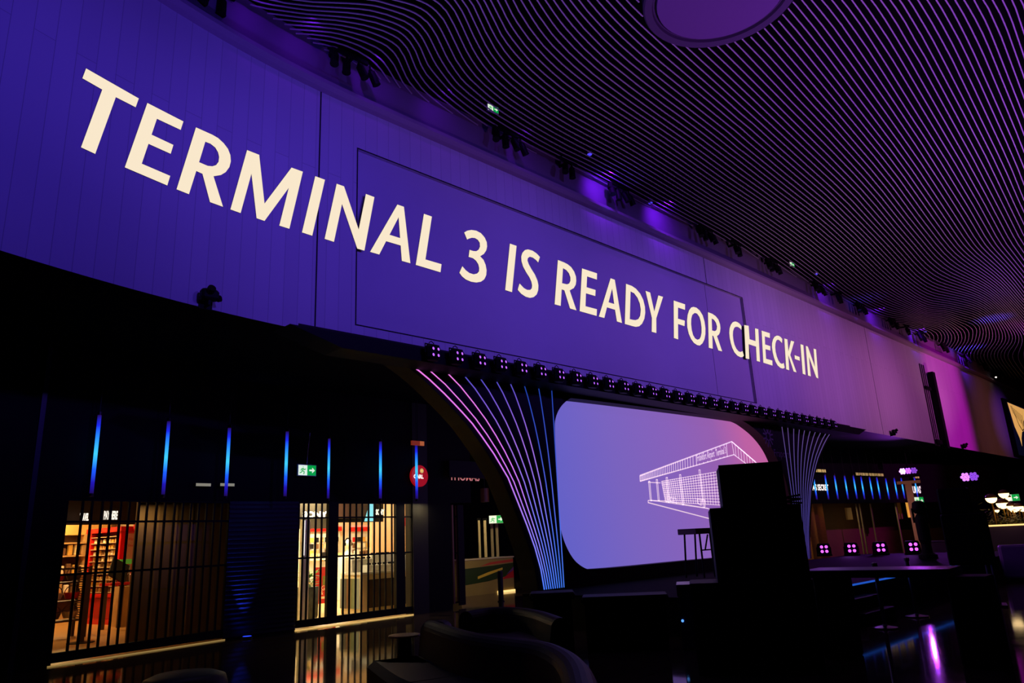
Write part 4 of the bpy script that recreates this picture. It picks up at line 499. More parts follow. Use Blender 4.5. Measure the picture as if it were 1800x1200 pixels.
def fan_line(i):
    sb_ = .53 + .0667 * i
    if i == 0: return fan
    ft = fan[1:] if False else fan
    out = []
    for k in range(15):
        z = 4.92 + (.62 - 4.92) * k / 14
        # share of the outermost line's lean at this height
        for (s0, z0), (s1, z1) in zip(fan[:-1], fan[1:]):
            if z1 <= z <= z0: so = s0 + (s1 - s0) * (z0 - z) / (z0 - z1)
        g = (.53 - so) / (.53 + 2.72)
        out.append((sb_ - (sb_ - tops[i]) * g ** (1.0 - .02 * i), z))
    return out
def led_strip(line, mt, w=.024, dd=.052, sgn=1):
    mb = MB(); n = len(line)
    vs = []; 
    for k, (s, z) in enumerate(line):
        a = Vector(line[max(k - 1, 0)]); c2 = Vector(line[min(k + 1, n - 1)]); tt = (c2 - a).normalized(); nn = Vector((-tt.y, tt.x)) * w / 2
        for q, d in ((nn, dd), (-nn, dd), (nn, dd + .012), (-nn, dd + .012)): vs.append(W(s + q.x, d, z + q.y))
    fs = []
    for k in range(n - 1):
        a = 4 * k; c2 = a + 4
        fs += [(a + 2, a + 3, c2 + 3, c2 + 2), (a, a + 2, c2 + 2, c2), (a + 1, c2 + 1, c2 + 3, a + 3)]
    fs += [(0, 1, 3, 2), (4 * n - 4, 4 * n - 2, 4 * n - 1, 4 * n - 3)]
    mb.add(vs, fs)
    return mb.build('led_strip', mt, portal, world=True, uvf=lambda p: (0, (p.z - .62) / 4.5))
for i in range(10):
    l = fan_line(i)
    led_strip(l, LEDA if i < 3 else LEDB if i < 7 else LEDC, w=.024 if i == 0 else .018)
    led_strip([(2 * MID - s, z) for s, z in l], LEDR, w=.024)
# small star emblem and word on the right column, hardly lit
lg = MB(); cs, cz = survey_wall(1350, 767, .05)
for k in range(6):
    a0 = PI / 3 * k; cc = (cs + .42 * math.cos(a0), cz + .42 * math.sin(a0))
    lg.strip([(cc[0] - .3 * math.cos(a0 + q), cc[1] - .3 * math.sin(a0 + q)) for q in (-.9, -.45, 0, .45, .9)], .05, wmap, .05, .056)
lg.text('Fraport', .34, lambda x, y, d: W(cs + .25 + x, .056, cz - .62 + y), width=1.05)
lg.build('emblem', mat('faint_grey_print', (95, 85, 100), .6), portal, world=True)
# projecting black fascia ledge that carries the lamps
MB().prism([[(-5.55, 5.07), (-5.1, 5.07), (17.6, 5.07), (18.2, 5.07), (17.4, 4.82), (-4.6, 4.82)]], wmap, .05, .62).build('ledge', BLK, portal, world=True)

# ---- the big LED screen inside the portal
scr = thing('led_screen', 'big rounded stage screen showing a white line drawing of an airport building on lilac', 'screen', W(MID, -.3, .7), ROTW)
pan = hole
cx = sum(p[0] for p in pan) / len(pan); czz = sum(p[1] for p in pan) / len(pan)
pan = [(cx + (s - cx) * 1.05, czz + (z - czz) * 1.06) for s, z in pan]
SCR = ramp_emit('lilac_picture', [(0, (102, 98, 200)), (.22, (122, 100, 192)), (.5, (138, 98, 186)), (.7, (152, 96, 176)), (.86, (190, 98, 164)), (1, (196, 98, 160))], .98, 'UV', 0)
MB().prism([pan], wmap, -.36, -.28).build('display', SCR, scr, world=True, uvf=lambda p: (((p.x + p.y - 15.3) / R2 - 1.4) / 10.8 + (3.0 - p.z) * -.025, 0))
LINE = mat('picture_white_line', (240, 220, 235), .6, emit=(236, 205, 228), strength=.95)
ar = MB(); D0, D1 = -.28, -.276
def A(x, y): return survey_wall(960 + x / 3.75, 690 + y / 3.75, -.28)
def ln(*pts, w=.022): ar.strip([A(*p) for p in pts], w, wmap, D0, D1)
ln((618, 546), (1223, 322), (1378, 455), w=.035); ln((1223, 322), (1500, 560), w=.03); ln((620, 583), (1238, 408), (1420, 545), w=.03); ln((618, 546), (620, 583), w=.03); ln((1223, 322), (1238, 408))
def top(x): return 546 - (x - 618) * .3702
def bot(x): return 583 - (x - 620) * .2832
x = 626
while x < 985:
    ln((x, top(x)), (x + 2, bot(x + 2)), w=.018); x += 6.5 + (x - 626) * .036
ln((988, top(988)), (992, bot(992)), w=.025); ln((1188, top(1188)), (1194, bot(1194)), w=.025)
for x in range(1010, 1186, 27): ln((x, top(x)), (x + 1, top(x) + 13), w=.018); ln((x, bot(x) - 8), (x + 1, bot(x)), w=.018)
for k in range(9): x = 1245 + 19 * k; ln((x, 322 + (x - 1223) * .858), (x + 6, 408 + (x - 1232) * .75), w=.018)
ln((672, 590), (752, 594), w=.022)
for (xa, ya, xb, yb, w) in ((675, 583, 686, 711, 8), (725, 572, 738, 712, 8), (790, 558, 803, 722, 9), (878, 540, 897, 738, 9), (1006, 508, 1036, 755, 9)):
    ln((xa, ya), (xb, yb)); ln((xa + w, ya), (xb + w, yb)); ln((xa, ya), (xa + w, ya)); ln((xb, yb), (xb + w, yb))
ln((672, 710), (780, 713), (1068, 762)); ln((672, 724), (1110, 838), w=.028); ln((672, 710), (672, 724)); ln((690, 708), (1150, 776), w=.018)
def grid(u, v):        # facade grid, u 0..1 to the right, v 0..1 downwards
    a = Vector((760, 584)); b2 = Vector((1290, 492)); c2 = Vector((786, 718)); d2 = Vector((1300, 750))
    p = a.lerp(b2, u).lerp(c2.lerp(d2, u), v); return (p.x, p.y)
nu = 34
for k in range(nu + 1): u = (k / nu) ** 1.25; ln(grid(u, 0), grid(u, 1), w=.018)
for k in range(12): ln(grid(0, k / 11), grid(1, k / 11), w=.018)
for bx, by, k in ((815, 690, 1), (995, 700, 1.25)):
    ln((bx, by), (bx + 25 * k, by + 5), (bx + 22 * k, by + 34 * k), (bx + 3, by + 22 * k), (bx, by)); ln((bx + 25 * k, by + 2), (bx + 40 * k, by + 6), (bx + 42 * k, by + 40 * k))
ar.build('line_drawing', LINE, scr, world=True)
# caption on the drawn roof edge, following its slope
o0 = Vector(A(996, 452)); o1 = Vector(A(1186, 398)); sl_ = (o1.y - o0.y) / (o1.x - o0.x)
MB().text('Frankfurt Airport  Terminal 3', .27, lambda x, y, d: W(o0.x + x, -.275, o0.y + x * sl_ + y), width=(o1.x - o0.x), bold=.004).build('caption', LINE, scr, world=True)

# ---- row of four-lens lamps along the ledge
LENS = mat('lamp_lens_violet', (200, 130, 255), .3, emit=(186, 100, 255), strength=1.35)
proto = None
for i in range(32):
    s = -2.8 + .568 * i
    lab = '%s four-lens violet lamp from the left beneath the lettered wall' % ORD[i]
    if proto is None:
        proto = thing('stage_lamp', lab, 'stage lamp', W(s, .75, 4.97), ROTW, 'violet lamps under the lettered wall')
        MB().rbox((-.145, -.08, -.14), (.145, .1, .15), .05).build('body', BLK, proto)
        for dx in (-.058, .058):
            for dz in (-.058, .058): MB().lathe([(.031, -.005), (.038, -.005), (.038, .022), (.031, .022), (.031, -.005)], n=12, cap=False).move(Matrix.Translation((dx, -.083, dz)) @ Matrix.Rotation(PI / 2, 4, 'X')).build('snoot', BLK, proto)
        MB().tube([(-.16, .02, .0), (-.16, .02, .16), (.16, .02, .16), (.16, .02, 0)], .014, 6).build('yoke', BLK, proto)
        MB().tube([(-.05, .04, .15), (-.05, .04, .2), (0, .04, .23), (.05, .04, .2), (.05, .04, .15)], .01, 6).build('safety_loop', CABLE, proto)
        for dx in (-.058, .058):
            for dz in (-.058, .058):
                MB().lathe([(.0, .012), (.02, .01), (.03, .0), (.03, -.01)], n=10).move(Matrix.Translation((dx, -.085, dz)) @ Matrix.Rotation(PI / 2, 4, 'X')).build('lens', LENS, proto)
    else: dup(proto, W(s, .75, 4.97), ROTW, lab)
# ================================================================ BLUE TUBE LIGHTS
TUBE = ramp_emit('blue_tube_glow', [(0, (25, 8, 70)), (.14, (30, 20, 170)), (.3, (25, 90, 250)), (.5, (60, 200, 255)), (.72, (35, 130, 255)), (.86, (25, 40, 225)), (1, (30, 8, 70))], 1.15, 'Generated', 2)
def tube_light(p, lab, grp, r=.032, h=1.36):
    t = thing('tube_light', lab, 'tube light', p, 0, grp)
    MB().tube([(0, 0, .0), (0, 0, h)], r, 10).build('tube', TUBE, t, smooth=False)
    MB().tube([(0, 0, -.05), (0, 0, .0)], r * 1.15, 10).build('lower_cap', BLKG, t)
    MB().tube([(0, 0, h), (0, 0, h + .06)], r * 1.15, 10).build('upper_cap', BLKG, t)
    MB().tube([(0, 0, h + .06), (0, 0, 2.45)], .008, 6).build('hanger', CABLE, t)
    return t
lefts = [(160.8, 867), (286.7, 869), (396.7, 871.7), (501, 872), (576.3, 876), (668.7, 876), (732.7, 876.7)]
proto = None
for i, (x, y) in enumerate(lefts):
    p = survey_floor(x, y, 2.73); lab = '%s glowing blue tube from the left above the barred shops' % ORD[i]
    if proto is None: proto = tube_light(p, lab, 'blue tubes above the near shops')
    else: dup(proto, p, 0, lab)
rights = [(325, 790), (510, 785), (660, 785), (820, 785), (960, 780), (1080, 785), (1215, 785), (1330, 785), (1470, 790), (1605, 785), (1715, 780), (1925, 770)]
proto = None
for i, (x, y) in enumerate(rights):
    p = survey_floor(1400 + x / 9, 790 + y / 9, 2.72); lab = '%s slim blue tube right of the stage column, above the far shops' % ORD[i]
    if proto is None: proto = tube_light(p, lab, 'blue tubes above the far shops', .03, 1.05)
    else: dup(proto, p, 0, lab)

# ================================================================ SHOPFRONTS (setting)
def wall_seg(name, P0, P1, z0, z1, th=.12, mt=DARK):
    a = Vector(P0).to_2d(); b2 = Vector(P1).to_2d(); t = (b2 - a).normalized(); n = Vector((-t.y, t.x)) * th
    return struct(name, MB().add([(a.x, a.y, z0), (b2.x, b2.y, z0), (b2.x + n.x, b2.y + n.y, z0), (a.x + n.x, a.y + n.y, z0), (a.x, a.y, z1), (b2.x, b2.y, z1), (b2.x + n.x, b2.y + n.y, z1), (a.x + n.x, a.y + n.y, z1)],
        [(0, 3, 2, 1), (4, 5, 6, 7), (0, 1, 5, 4), (1, 2, 6, 5), (2, 3, 7, 6), (3, 0, 4, 7)]), mt)
GT = 2.66
wall_seg('wall_left', G1.P(-14, .0), G1.P(-.02, .0), 0, 5.2)
wall_seg('wall_fascia', G1.P(-.02, 0), G1.P(3.15, 0), GT, 5.2)
wall_seg('wall_fascia', G1.P(3.15, 0), G2.P(-.12, 0), GT, 5.2)
wall_seg('wall_fascia', G2.P(-.12, 0), G2.P(5.2, .0), GT, 5.2)
wall_seg('wall_pier', G2.P(3.12, -.03), G2.P(3.62, -.03), 0, 5.2, .3, mat('bronze_pier', (44, 41, 34), .55, spec=.2))
wall_seg('wall_pier', G2.P(3.62, -.02), G2.P(4.42, -.02), 0, 5.2, .5)
wall_seg('trim_2', G1.P(-.65, -.03), G1.P(-.57, -.03), 0, 5.2, .03, mat('blue_black_trim', (40, 36, 60), .35))
# corrugated shutter wall between the shops, washed by a blue floor lamp
sh = MB(); a = G1.P(3.1, .0).to_2d(); b2 = G2.P(-.1, 0).to_2d(); t = (b2 - a).normalized(); n = Vector((-t.y, t.x))
vs = []; fs = []; N = 60
for k in range(N + 1):
    z = GT * k / N; d = .03 * (k % 2)
    vs += [(a.x - n.x * d, a.y - n.y * d, z), (b2.x - n.x * d, b2.y - n.y * d, z)]
for k in range(N): fs.append((2 * k, 2 * k + 1, 2 * k + 3, 2 * k + 2))
struct('wall_shutter', MB().add(vs, fs), mat('ribbed_grey_shutter', (70, 68, 80), .4, .3))
p = G2.P(*G2.at(435, 1103, -.12)[:2], 0)
t = thing('floor_uplight', 'small floor uplight throwing blue light up the ribbed shutter', 'uplight', (p.x, p.y, 0), G2.rot)
MB().lathe([(.11, 0), (.11, .03), (.09, .04)], n=18).build('ring', BLKG, t)
MB().lathe([(.085, .041), (0, .046)], n=18).build('lens', mat('uplight_lens', (60, 80, 255), .3, emit=(35, 60, 255), strength=2.2), t)
SHOPWALL = CREAM
def room(F, u0, u1, v0, v1, h, nm, wallm, floorm, ceilm, ub=None):
    ub = ub or u1
    def quad(pts): return MB().add(pts, [(0, 1, 2, 3)])
    P = F.P
    struct('wall_' + nm, quad([P(u0, v1, 0), P(ub, v1, 0), P(ub, v1, h), P(u0, v1, h)]).add([P(u0, v0, 0), P(u0, v1, 0), P(u0, v1, h), P(u0, v0, h)], [(0, 1, 2, 3)]).add([P(u1, v0, 0), P(ub, v1, 0), P(ub, v1, h), P(u1, v0, h)], [(0, 1, 2, 3)]), wallm, fix=False)
    struct('floor', quad([P(u0, .0, .012), P(u1, .0, .012), P(ub, v1, .012), P(u0, v1, .012)]), floorm, fix=False)
    struct('ceiling', quad([P(u0, v0, h), P(u1, v0, h), P(ub, v1, h), P(u0, v1, h)]), ceilm, fix=False)
DARKC = noisy(mat('shop_ceiling_brown', (70, 52, 36), .8), .1)
pl = noisy(mat('shop_oak_floor', (190, 140, 78), .35), .12, 3)
room(G1, -3.2, 4.45, .14, 9.6, 3.3, 'souvenir_shop', CREAM, pl, DARKC, 5.85)
room(G2, -.05, 4.35, .14, 8.2, 3.3, 'camera_shop', noisy(mat('shop_cream_wall', (238, 222, 186), .7), .04), noisy(mat('shop_beige_floor', (214, 178, 120), .4), .1, 3), noisy(mat('shop_ceiling_pale', (190, 180, 160), .8), .05), 9.6)

def gate(F, u0, u1, lab, posts, us, zr, loc):
    t = thing('security_gate', lab, 'gate', F.P((u0 + u1) / 2, .04, 0), F.rot)
    c = (u0 + u1) / 2; X = lambda u: u - c
    fr = MB().box((X(u0), -.03, .05), (X(u1), .03, .2)).box((X(u0), -.03, 2.62), (X(u1), .03, 2.68)).box((X(u0) - .04, -.03, .05), (X(u0), .03, 2.68)).box((X(u1), -.03, .05), (X(u1) + .04, .03, 2.68))
    fr.build('frame', BLK, t)
    for a, b3 in posts: MB().box((X(a), -.05, .05), (X(b3), .05, 2.66)).build('post', BLK, t)
    for z in zr: MB().box((X(u0), -.018, z - .018), (X(u1), .018, z + .018)).build('rail', BLK, t)
    for u in us: MB().box((X(u) - .017, -.017, .2), (X(u) + .017, .017, 2.62)).build('bar', BLK, t)
    MB().box((X(u0) - .05, -.065, .0), (X(u1) + .05, -.035, .02)).build('threshold', mat('glowing_threshold', (150, 120, 80), .5, emit=(240, 195, 110), strength=.3 if len(posts) == 0 else .85), t)  # threshold strip given its own glow so it looks lit
    return t
gate(G1, -.02, 3.1, 'black barred security gate closing the souvenir shop with the red shelves', [], [G1.at(x, 882, .04)[0] for x in (146, 162.5, 180.5, 196, 213, 228, 245, 259.5, 276, 291)] + [1.93 + .17 * k for k in range(7)], (1.41, 2.27), G1)
us2 = [G2.at(500 + x / 4.8, 882, .04)[0] for x in (165, 205, 268, 318, 505, 555, 607, 655, 710, 758, 805, 852, 905)]
gate(G2, -.05, 3.1, 'black barred security gate closing the bright camera shop', [(.68, .94), (2.61, 2.88)], us2, (1.46, 2.31), G2)
t = thing('folded_gate', 'folded bronze concertina gate at the corridor beside the camera shop', 'gate', G2.P(4.9, .3, 0), G2.rot)
for k in range(6):
    x = -.42 + .125 * k; MB().box((x, -.03 + .22 * (k % 2), .1), (x + .05, .03 + .22 * (k % 2), 2.62)).build('leaf_post', noisy(mat('bronze_post', (120, 96, 58), .4, .5), .1), t)
MB().box((.02, -.05, .05), (.24, .0, 2.62)).build('end_post', BLK, t)
for z in (.1, 1.35, 2.3): MB().box((-.42, .08, z), (.3, .12, z + .04)).build('rail', BLK, t)

# ================================================================ SOUVENIR SHOP
def fpt(F, x, y, v): u, v, z = F.at(x, y, v); return F.P(u, v, z)
def fthing(F, name, lab, cat, u, v, z=.012, grp=None): return thing(name, lab, cat, F.P(u, v, z), F.rot, grp)
# red shelf kiosk
kz = 2.45
k = fthing(G1, 'shelf_kiosk', 'tall red shelf unit full of small packaged souvenirs', 'shelf', 4.66, 7.25)
MB().box((-.3, -.82, 0), (.32, .82, .72)).box((-.3, -.82, .72), (-.0, -.7, kz)).box((-.3, .7, .72), (.0, .82, kz)).box((.0, -.82, .72), (.32, .82, kz)).box((-.36, -.9, kz - .12), (.36, .9, kz)).build('body', RED, k)
for q in range(10): MB().box((-.31, -.7, .78 + .158 * q), (.0, .7, .8 + .158 * q)).build('shelf', mat('glass_shelf', (190, 160, 120), .3), k)
MB().box((-.36, -.86, .68), (.34, .86, .76)).box((-.33, -.85, 0), (.34, .85, .12)).build('moulding', RED, k)
MB().box((-.32, -.66, .16), (-.3, .66, .64)).build('base_panel', mat('deep_red', (160, 8, 8), .45), k)
BOXC = [noisy(mat('pack_%s' % n, c, .6), .1, 40) for n, c in (('cream', (232, 205, 150)), ('tan', (190, 150, 95)), ('white', (240, 228, 200)), ('brown', (110, 75, 45)), ('gold', (215, 165, 70)))]
for q in range(9):
    for r_ in range(9):
        h = random.uniform(.07, .12); w = random.uniform(.045, .06); y0 = -.6 + .15 * r_
        o = MB().rbox((-.04, -w, 0), (.04, w, h), .006).build('souvenir_pack', random.choice(BOXC))
        p = G1.P(4.66 - .2, 7.25 + y0, .012 + .8 + .158 * q); o.matrix_basis = Matrix.Translation(p) @ Matrix.Rotation(G1.rot, 4, 'Z')
        tag(o, '%s pack from the far end, %s shelf up of the red shelf unit' % (ORD[8 - r_], ORD[q]), 'package', 'souvenir packs on the red shelves')
# tall red panel beside it with pale poster
u, v, z = G1.at(*c3(500, 400), 6.6)
t = fthing(G1, 'red_pillar', 'tall plain red pillar beside the red shelf unit', 'pillar', 4.92, 6.0)
MB().box((-.32, -.06, 0), (.22, .3, 2.98)).build('body', RED, t)
MB().box((-.36, -.1, 2.98), (.26, .34, 3.06)).build('cap', RED, t)
u, v, z = G1.at(*c3(568, 270), 6.1)
t = fthing(G1, 'price_poster', 'pink framed poster leaning near the counter screens', 'poster', u, 6.1, z - .3)
MB().box((-.15, 0, -.35), (.15, .03, .5)).build('frame', RED, t)
MB().box((-.11, -.012, -.3), (.11, -.002, .45)).build('sheet', mat('pink_sheet', (215, 140, 120), .6), t)
MB().text('Hot', .1, lambda x, y, d: Vector((x - .09, -.016, .28 + y))).text('Deals', .08, lambda x, y, d: Vector((x - .09, -.016, .12 + y))).build('lettering', RED, t)
# illuminated words
def words(F, body, pl, pr, v, size, lab, zoff=0):
    u0, _, z0 = F.at(*pl, v); u1, _, z1 = F.at(*pr, v)
    t = fthing(F, 'sign_lettering', lab, 'sign', u0, v, z0)
    MB().text(body, size, lambda x, y, d: Vector((x, -d, y)), 0, .012, width=u1 - u0, bold=.012).build('letters', WHITE_E, t)
    return t
t = words(G1, 'PAY HERE', c3(366, 128), c3(464, 116), 4.0, .25, 'white illuminated PAY HERE sign in the souvenir shop')
MB().box((-1.2, .01, -.12), (1.5, .12, .75)).build('sign_board', mat('umber_board', (60, 42, 28), .6), t)
words(G1, 'TRAVEL', c3(196, 140), c3(260, 136), 3.7, .22, 'white illuminated TRAVEL sign at the left of the souvenir shop')
# back bays: oak frames with hanging goods
t = fthing(G1, 'wall_bay', 'pale oak wall bays holding bags and clothes at the back of the souvenir shop', 'shelving', 3.9, 9.2)
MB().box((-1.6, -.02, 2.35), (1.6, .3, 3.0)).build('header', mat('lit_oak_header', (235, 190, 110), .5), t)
for x in (-1.45, -.5, -.05, .95, 1.5): MB().box((x - .09, -.06, 0), (x + .09, .3, 2.4)).build('upright', WOODY, t)
MB().box((-1.6, -.05, 0), (1.6, .32, .25)).build('plinth', WOODY, t)
for z in (.75, 1.25, 1.75, 2.1): MB().box((-.02, -.2, z), (.95, .28, z + .04)).build('shelf', WOODY, t)
MB().box((-1.5, .31, .2), (1.5, .34, 2.4)).build('back', DKWOOD, t)
gc = [noisy(mat('cloth_' + n, c, .8), .15, 25) for n, c in (('orange', (225, 120, 50)), ('cream', (235, 205, 160)), ('black', (35, 30, 28)), ('rust', (190, 70, 40)), ('olive', (110, 100, 50)))]
for row in range(3):
    for i in range(7):
        zc = (2.0, 1.55, 1.05)[row]
        o = MB().lathe([(.0, -.2), (.09, -.18), (.12, -.05), (.1, .1), (.04, .18), (0, .2)], n=10, sx=.28, sy=1).build('hanging_bag', gc[(i * 2 + row) % 5], smooth=True)
        o.matrix_basis = Matrix.Translation(G1.P(2.5 + .12 * i, 9.0, zc)) @ Matrix.Rotation(G1.rot, 4, 'Z')
        tag(o, '%s hanging bag from the left, %s row of the souvenir shop bays' % (ORD[i], ('top', 'middle', 'bottom')[row]), 'bag', 'bags hung in the oak bays')
for q, z in enumerate((.79, 1.29, 1.79)):
    for i in range(5):
        o = MB().rbox((-.06, -.06, 0), (.06, .06, random.uniform(.18, .32)), .02).build('jar', BOXC[(i + q) % 5])
        o.matrix_basis = Matrix.Translation(G1.P(4.0 + .18 * i, 9.1, z + .012)) @ Matrix.Rotation(G1.rot, 4, 'Z')
        tag(o, '%s golden jar from the left on the %s shelf of the oak bay' % (ORD[i], ('low', 'middle', 'upper')[q]), 'jar', 'jars on the oak bay shelves')
# basket rack at the left and dark post stand
t = fthing(G1, 'basket_rack', 'dark slatted rack of baskets just inside the souvenir shop gate', 'rack', 2.0, 4.5)
for q in range(22): MB().box((.55, -.25, .35 + .05 * q), (.58, .25, .37 + .05 * q)).build('slat', DKWOOD, t)
MB().box((.54, -.28, .0), (.6, -.24, 1.5)).box((.54, .24, 0), (.6, .28, 1.5)).box((-.62, -.28, 0), (-.56, -.24, 1.5)).box((-.6, -.26, 1.44), (.58, -.23, 1.48)).build('post', DKWOOD, t)
for z in (.35, .75, 1.15): MB().box((-.6, -.28, z), (.56, .26, z + .03)).build('shelf', DKWOOD, t)
for q, z in enumerate((.38, .78, 1.18)):
    for i in range(3):
        c1 = [(0, 0), (.12, .01), (.17, .14), (.155, .14), (.11, .03), (0, .02)]
        b0 = fthing(G1, 'basket', '%s basket from the left on the %s shelf of the dark rack' % (ORD[i], ('lowest', 'middle', 'top')[q]), 'basket', 1.6 + .36 * i, 4.45, .012 + z + .03, 'baskets on the dark rack')
        MB().lathe(c1, n=14).build('bowl', (RED, DKWOOD, WOODY)[(i + q) % 3], b0)
        MB().tube([(.16 * math.cos(a_), 0, .13 + .16 * math.sin(a_)) for a_ in [PI * j / 8 for j in range(9)]], .01, 6).build('handle', DKWOOD, b0)
t = fthing(G1, 'queue_post', 'slim dark post on a round base inside the souvenir shop', 'post', 1.91, 3.02)
MB().lathe([(.26, 0), (.26, .015), (.03, .035)], n=24).build('base', BLKG, t)
MB().box((-.05, -.03, .02), (.05, .03, 1.35)).build('pole', DKWOOD, t)
# inner partition, counter screens
t = fthing(G1, 'partition', 'beige inner partition panel behind the right half of the souvenir shop gate', 'partition', 2.55, 1.15)
MB().box((-.72, -.0, 0), (1.85, .06, 2.8)).build('panel', noisy(mat('brown_panel', (122, 94, 60), .6), .08), t)
for x in (-.72, -.3, .1, .45): MB().box((x, -.02, 0), (x + .03, .0, 2.8)).build('batten', noisy(mat('beige_batten', (142, 112, 74), .6), .05), t)
u, v, z = G1.at(*c3(470, 560), 5.2)
t = fthing(G1, 'till_screen', 'tilted dark till screen in front of the red shelf unit', 'screen', u, 5.2, .012)
MB().box((-.2, .2, 0), (-.12, .28, z - .12)).box((.2, .2, 0), (.28, .28, z - .12)).build('stand', DKWOOD, t)
MB().box((-.25, -.14, z - .12), (.33, .38, z - .06)).build('counter_top', RED, t)
MB().box((-.24, -.015, -.27), (.24, .015, .27)).move(Matrix.Translation((.05, .1, z + .22)) @ Matrix.Rotation(.5, 4, 'Y') @ Matrix.Rotation(-.5, 4, 'X')).build('display', BLKG, t)
u, v, z = G1.at(*c3(535, 430), 5.8)
t = fthing(G1, 'toy_stand', 'stand of toys with a small glowing green header', 'stand', u, 5.8, .012)
MB().box((-.2, -.15, 0), (.2, .2, .95)).build('plinth', WOODY, t)
MB().box((-.2, -.06, z - .06), (.2, .06, z + .06)).build('header', mat('green_header', (80, 160, 40), .5, emit=(90, 170, 50), strength=.25), t)
MB().box((-.18, .14, .9), (-.14, .18, z)).box((.14, .14, .9), (.18, .18, z)).build('upright', STEEL, t)
for i in range(3):
    b0 = fthing(G1, 'plush_toy', ('dark plush toy lowest', 'brown plush toy middle', 'grey plush toy highest')[i] + ' on the toy stand by the till', 'toy', u - .14 + .14 * i, 5.76, .962 + .0 * i, 'plush toys on the stand')
    MB().lathe([(0, 0), (.055, .02), (.062, .09), (.045, .16), (.05, .2), (.042, .26), (0, .29)], n=12).build('body', (BLKG, DKWOOD, STEEL)[i], b0, smooth=True)
    MB().lathe([(0, 0), (.025, .02), (0, .05)], c=(.04, 0, .26), n=8).lathe([(0, 0), (.025, .02), (0, .05)], c=(-.04, 0, .26), n=8).build('ear', (BLKG, DKWOOD, STEEL)[i], b0)

# ================================================================ CAMERA SHOP
t = words(G2, 'SONY.', c4(148, 236), c4(372, 228), 2.2, .2, 'white serif illuminated sign reading SONY at the left of the camera shop')
MB().box((-1.2, .02, -.28), (.95, .1, .5)).build('sign_board', mat('taupe_board', (95, 86, 72), .6), t)
u0, _, z0 = G2.at(*c4(455, 278), 2.6); u1, _, z1 = G2.at(*c4(835, 110), 2.6)
t = fthing(G2, 'hanging_display', 'hanging black display with blurred portrait and cyan stripe above the counter', 'display', u0, 2.6, z0)
wd = u1 - u0; hh = .52
MB().box((0, .004, 0), (wd, .12, hh + .05)).build('cabinet', BLK, t)
fz = lambda x, z, d: Vector((x, -d, z))
MB().prism([[(0, .1), (wd * .66, .1), (wd * .66, hh), (0, hh)]], fz, 0, .002).build('portrait_picture', ramp_emit('brown_portrait', [(0, (150, 95, 62)), (.35, (92, 52, 34)), (.7, (80, 48, 34)), (1, (40, 22, 16))], .6, 'Generated', 0), t)
MB().prism([[(wd * .56, .02), (wd * .78, .02), (wd * .78, hh), (wd * .68, hh)]], fz, .002, .004).build('cyan_stripe', mat('cyan_screen', (120, 215, 240), .5, emit=(120, 214, 240), strength=.9), t)
MB().text('SONY', .2, lambda x, y, d: Vector((wd * .82 + x, -.006, .2 + y)), width=.3, bold=.01).build('lettering', WHITE_E, t)
# back wall pegboard panels with red header strips
for i, (xa, xb) in enumerate(((215, 500), (575, 740))):
    u0 = G2.at(*c4(xa, 320), 7.8)[0]; u1 = G2.at(*c4(xb, 320), 7.8)[0]; z = G2.at(*c4(xa, 320), 7.8)[2]
    t = fthing(G2, 'peg_wall', ('wide', 'narrow')[i] + ' pegboard bay of small packs under a glowing red header', 'display', u0, 7.9)
    MB().box((0, 0, z - .15), (u1 - u0, .12, z)).build('header', RED, t)
    MB().box((0, -.02, z), (u1 - u0, .1, z + .06)).build('light_strip', mat('pink_strip', (255, 140, 120), .5, emit=(255, 120, 105), strength=1.2), t)
    MB().box((0, .12, .3), (u1 - u0, .16, z - .15)).build('board', WHITE, t)
    MB().box((-.02, -.3, 1.28), (u1 - u0 + .02, .12, 1.33)).box((-.02, -.35, .6), (u1 - u0 + .02, .12, .65)).build('shelf', WHITE, t)
    n = int((u1 - u0) / .2)
    for r_ in range(4):
        for j in range(n):
            if random.random() < .12: continue
            zz_ = z - .42 - .21 * r_
            o = MB().rbox((-.07, -.02, -.08), (.07, .03, .08), .01).build('blister_pack', random.choice(BOXC + [RED, BLKG, BLKG]))
            o.matrix_basis = Matrix.Translation(G2.P(u0 + .12 + .2 * j, 7.85, zz_)) @ Matrix.Rotation(G2.rot, 4, 'Z')
            tag(o, '%s pack from the left in the %s row of the %s pegboard' % (ORD[j], ORD[r_], ('wide', 'narrow')[i]), 'package', 'packs on the pegboards')
    for j in range(n):
        o = MB().rbox((-.07, -.1, 0), (.07, .1, random.uniform(.12, .25)), .02).build('boxed_product', random.choice(BOXC + [WHITE, BLKG]))
        o.matrix_basis = Matrix.Translation(G2.P(u0 + .12 + .2 * j, 7.72, 1.342)) @ Matrix.Rotation(G2.rot, 4, 'Z')
        tag(o, '%s product from the left on the shelf below the %s pegboard' % (ORD[j], ('wide', 'narrow')[i]), 'package', 'products on the pegboard shelves')
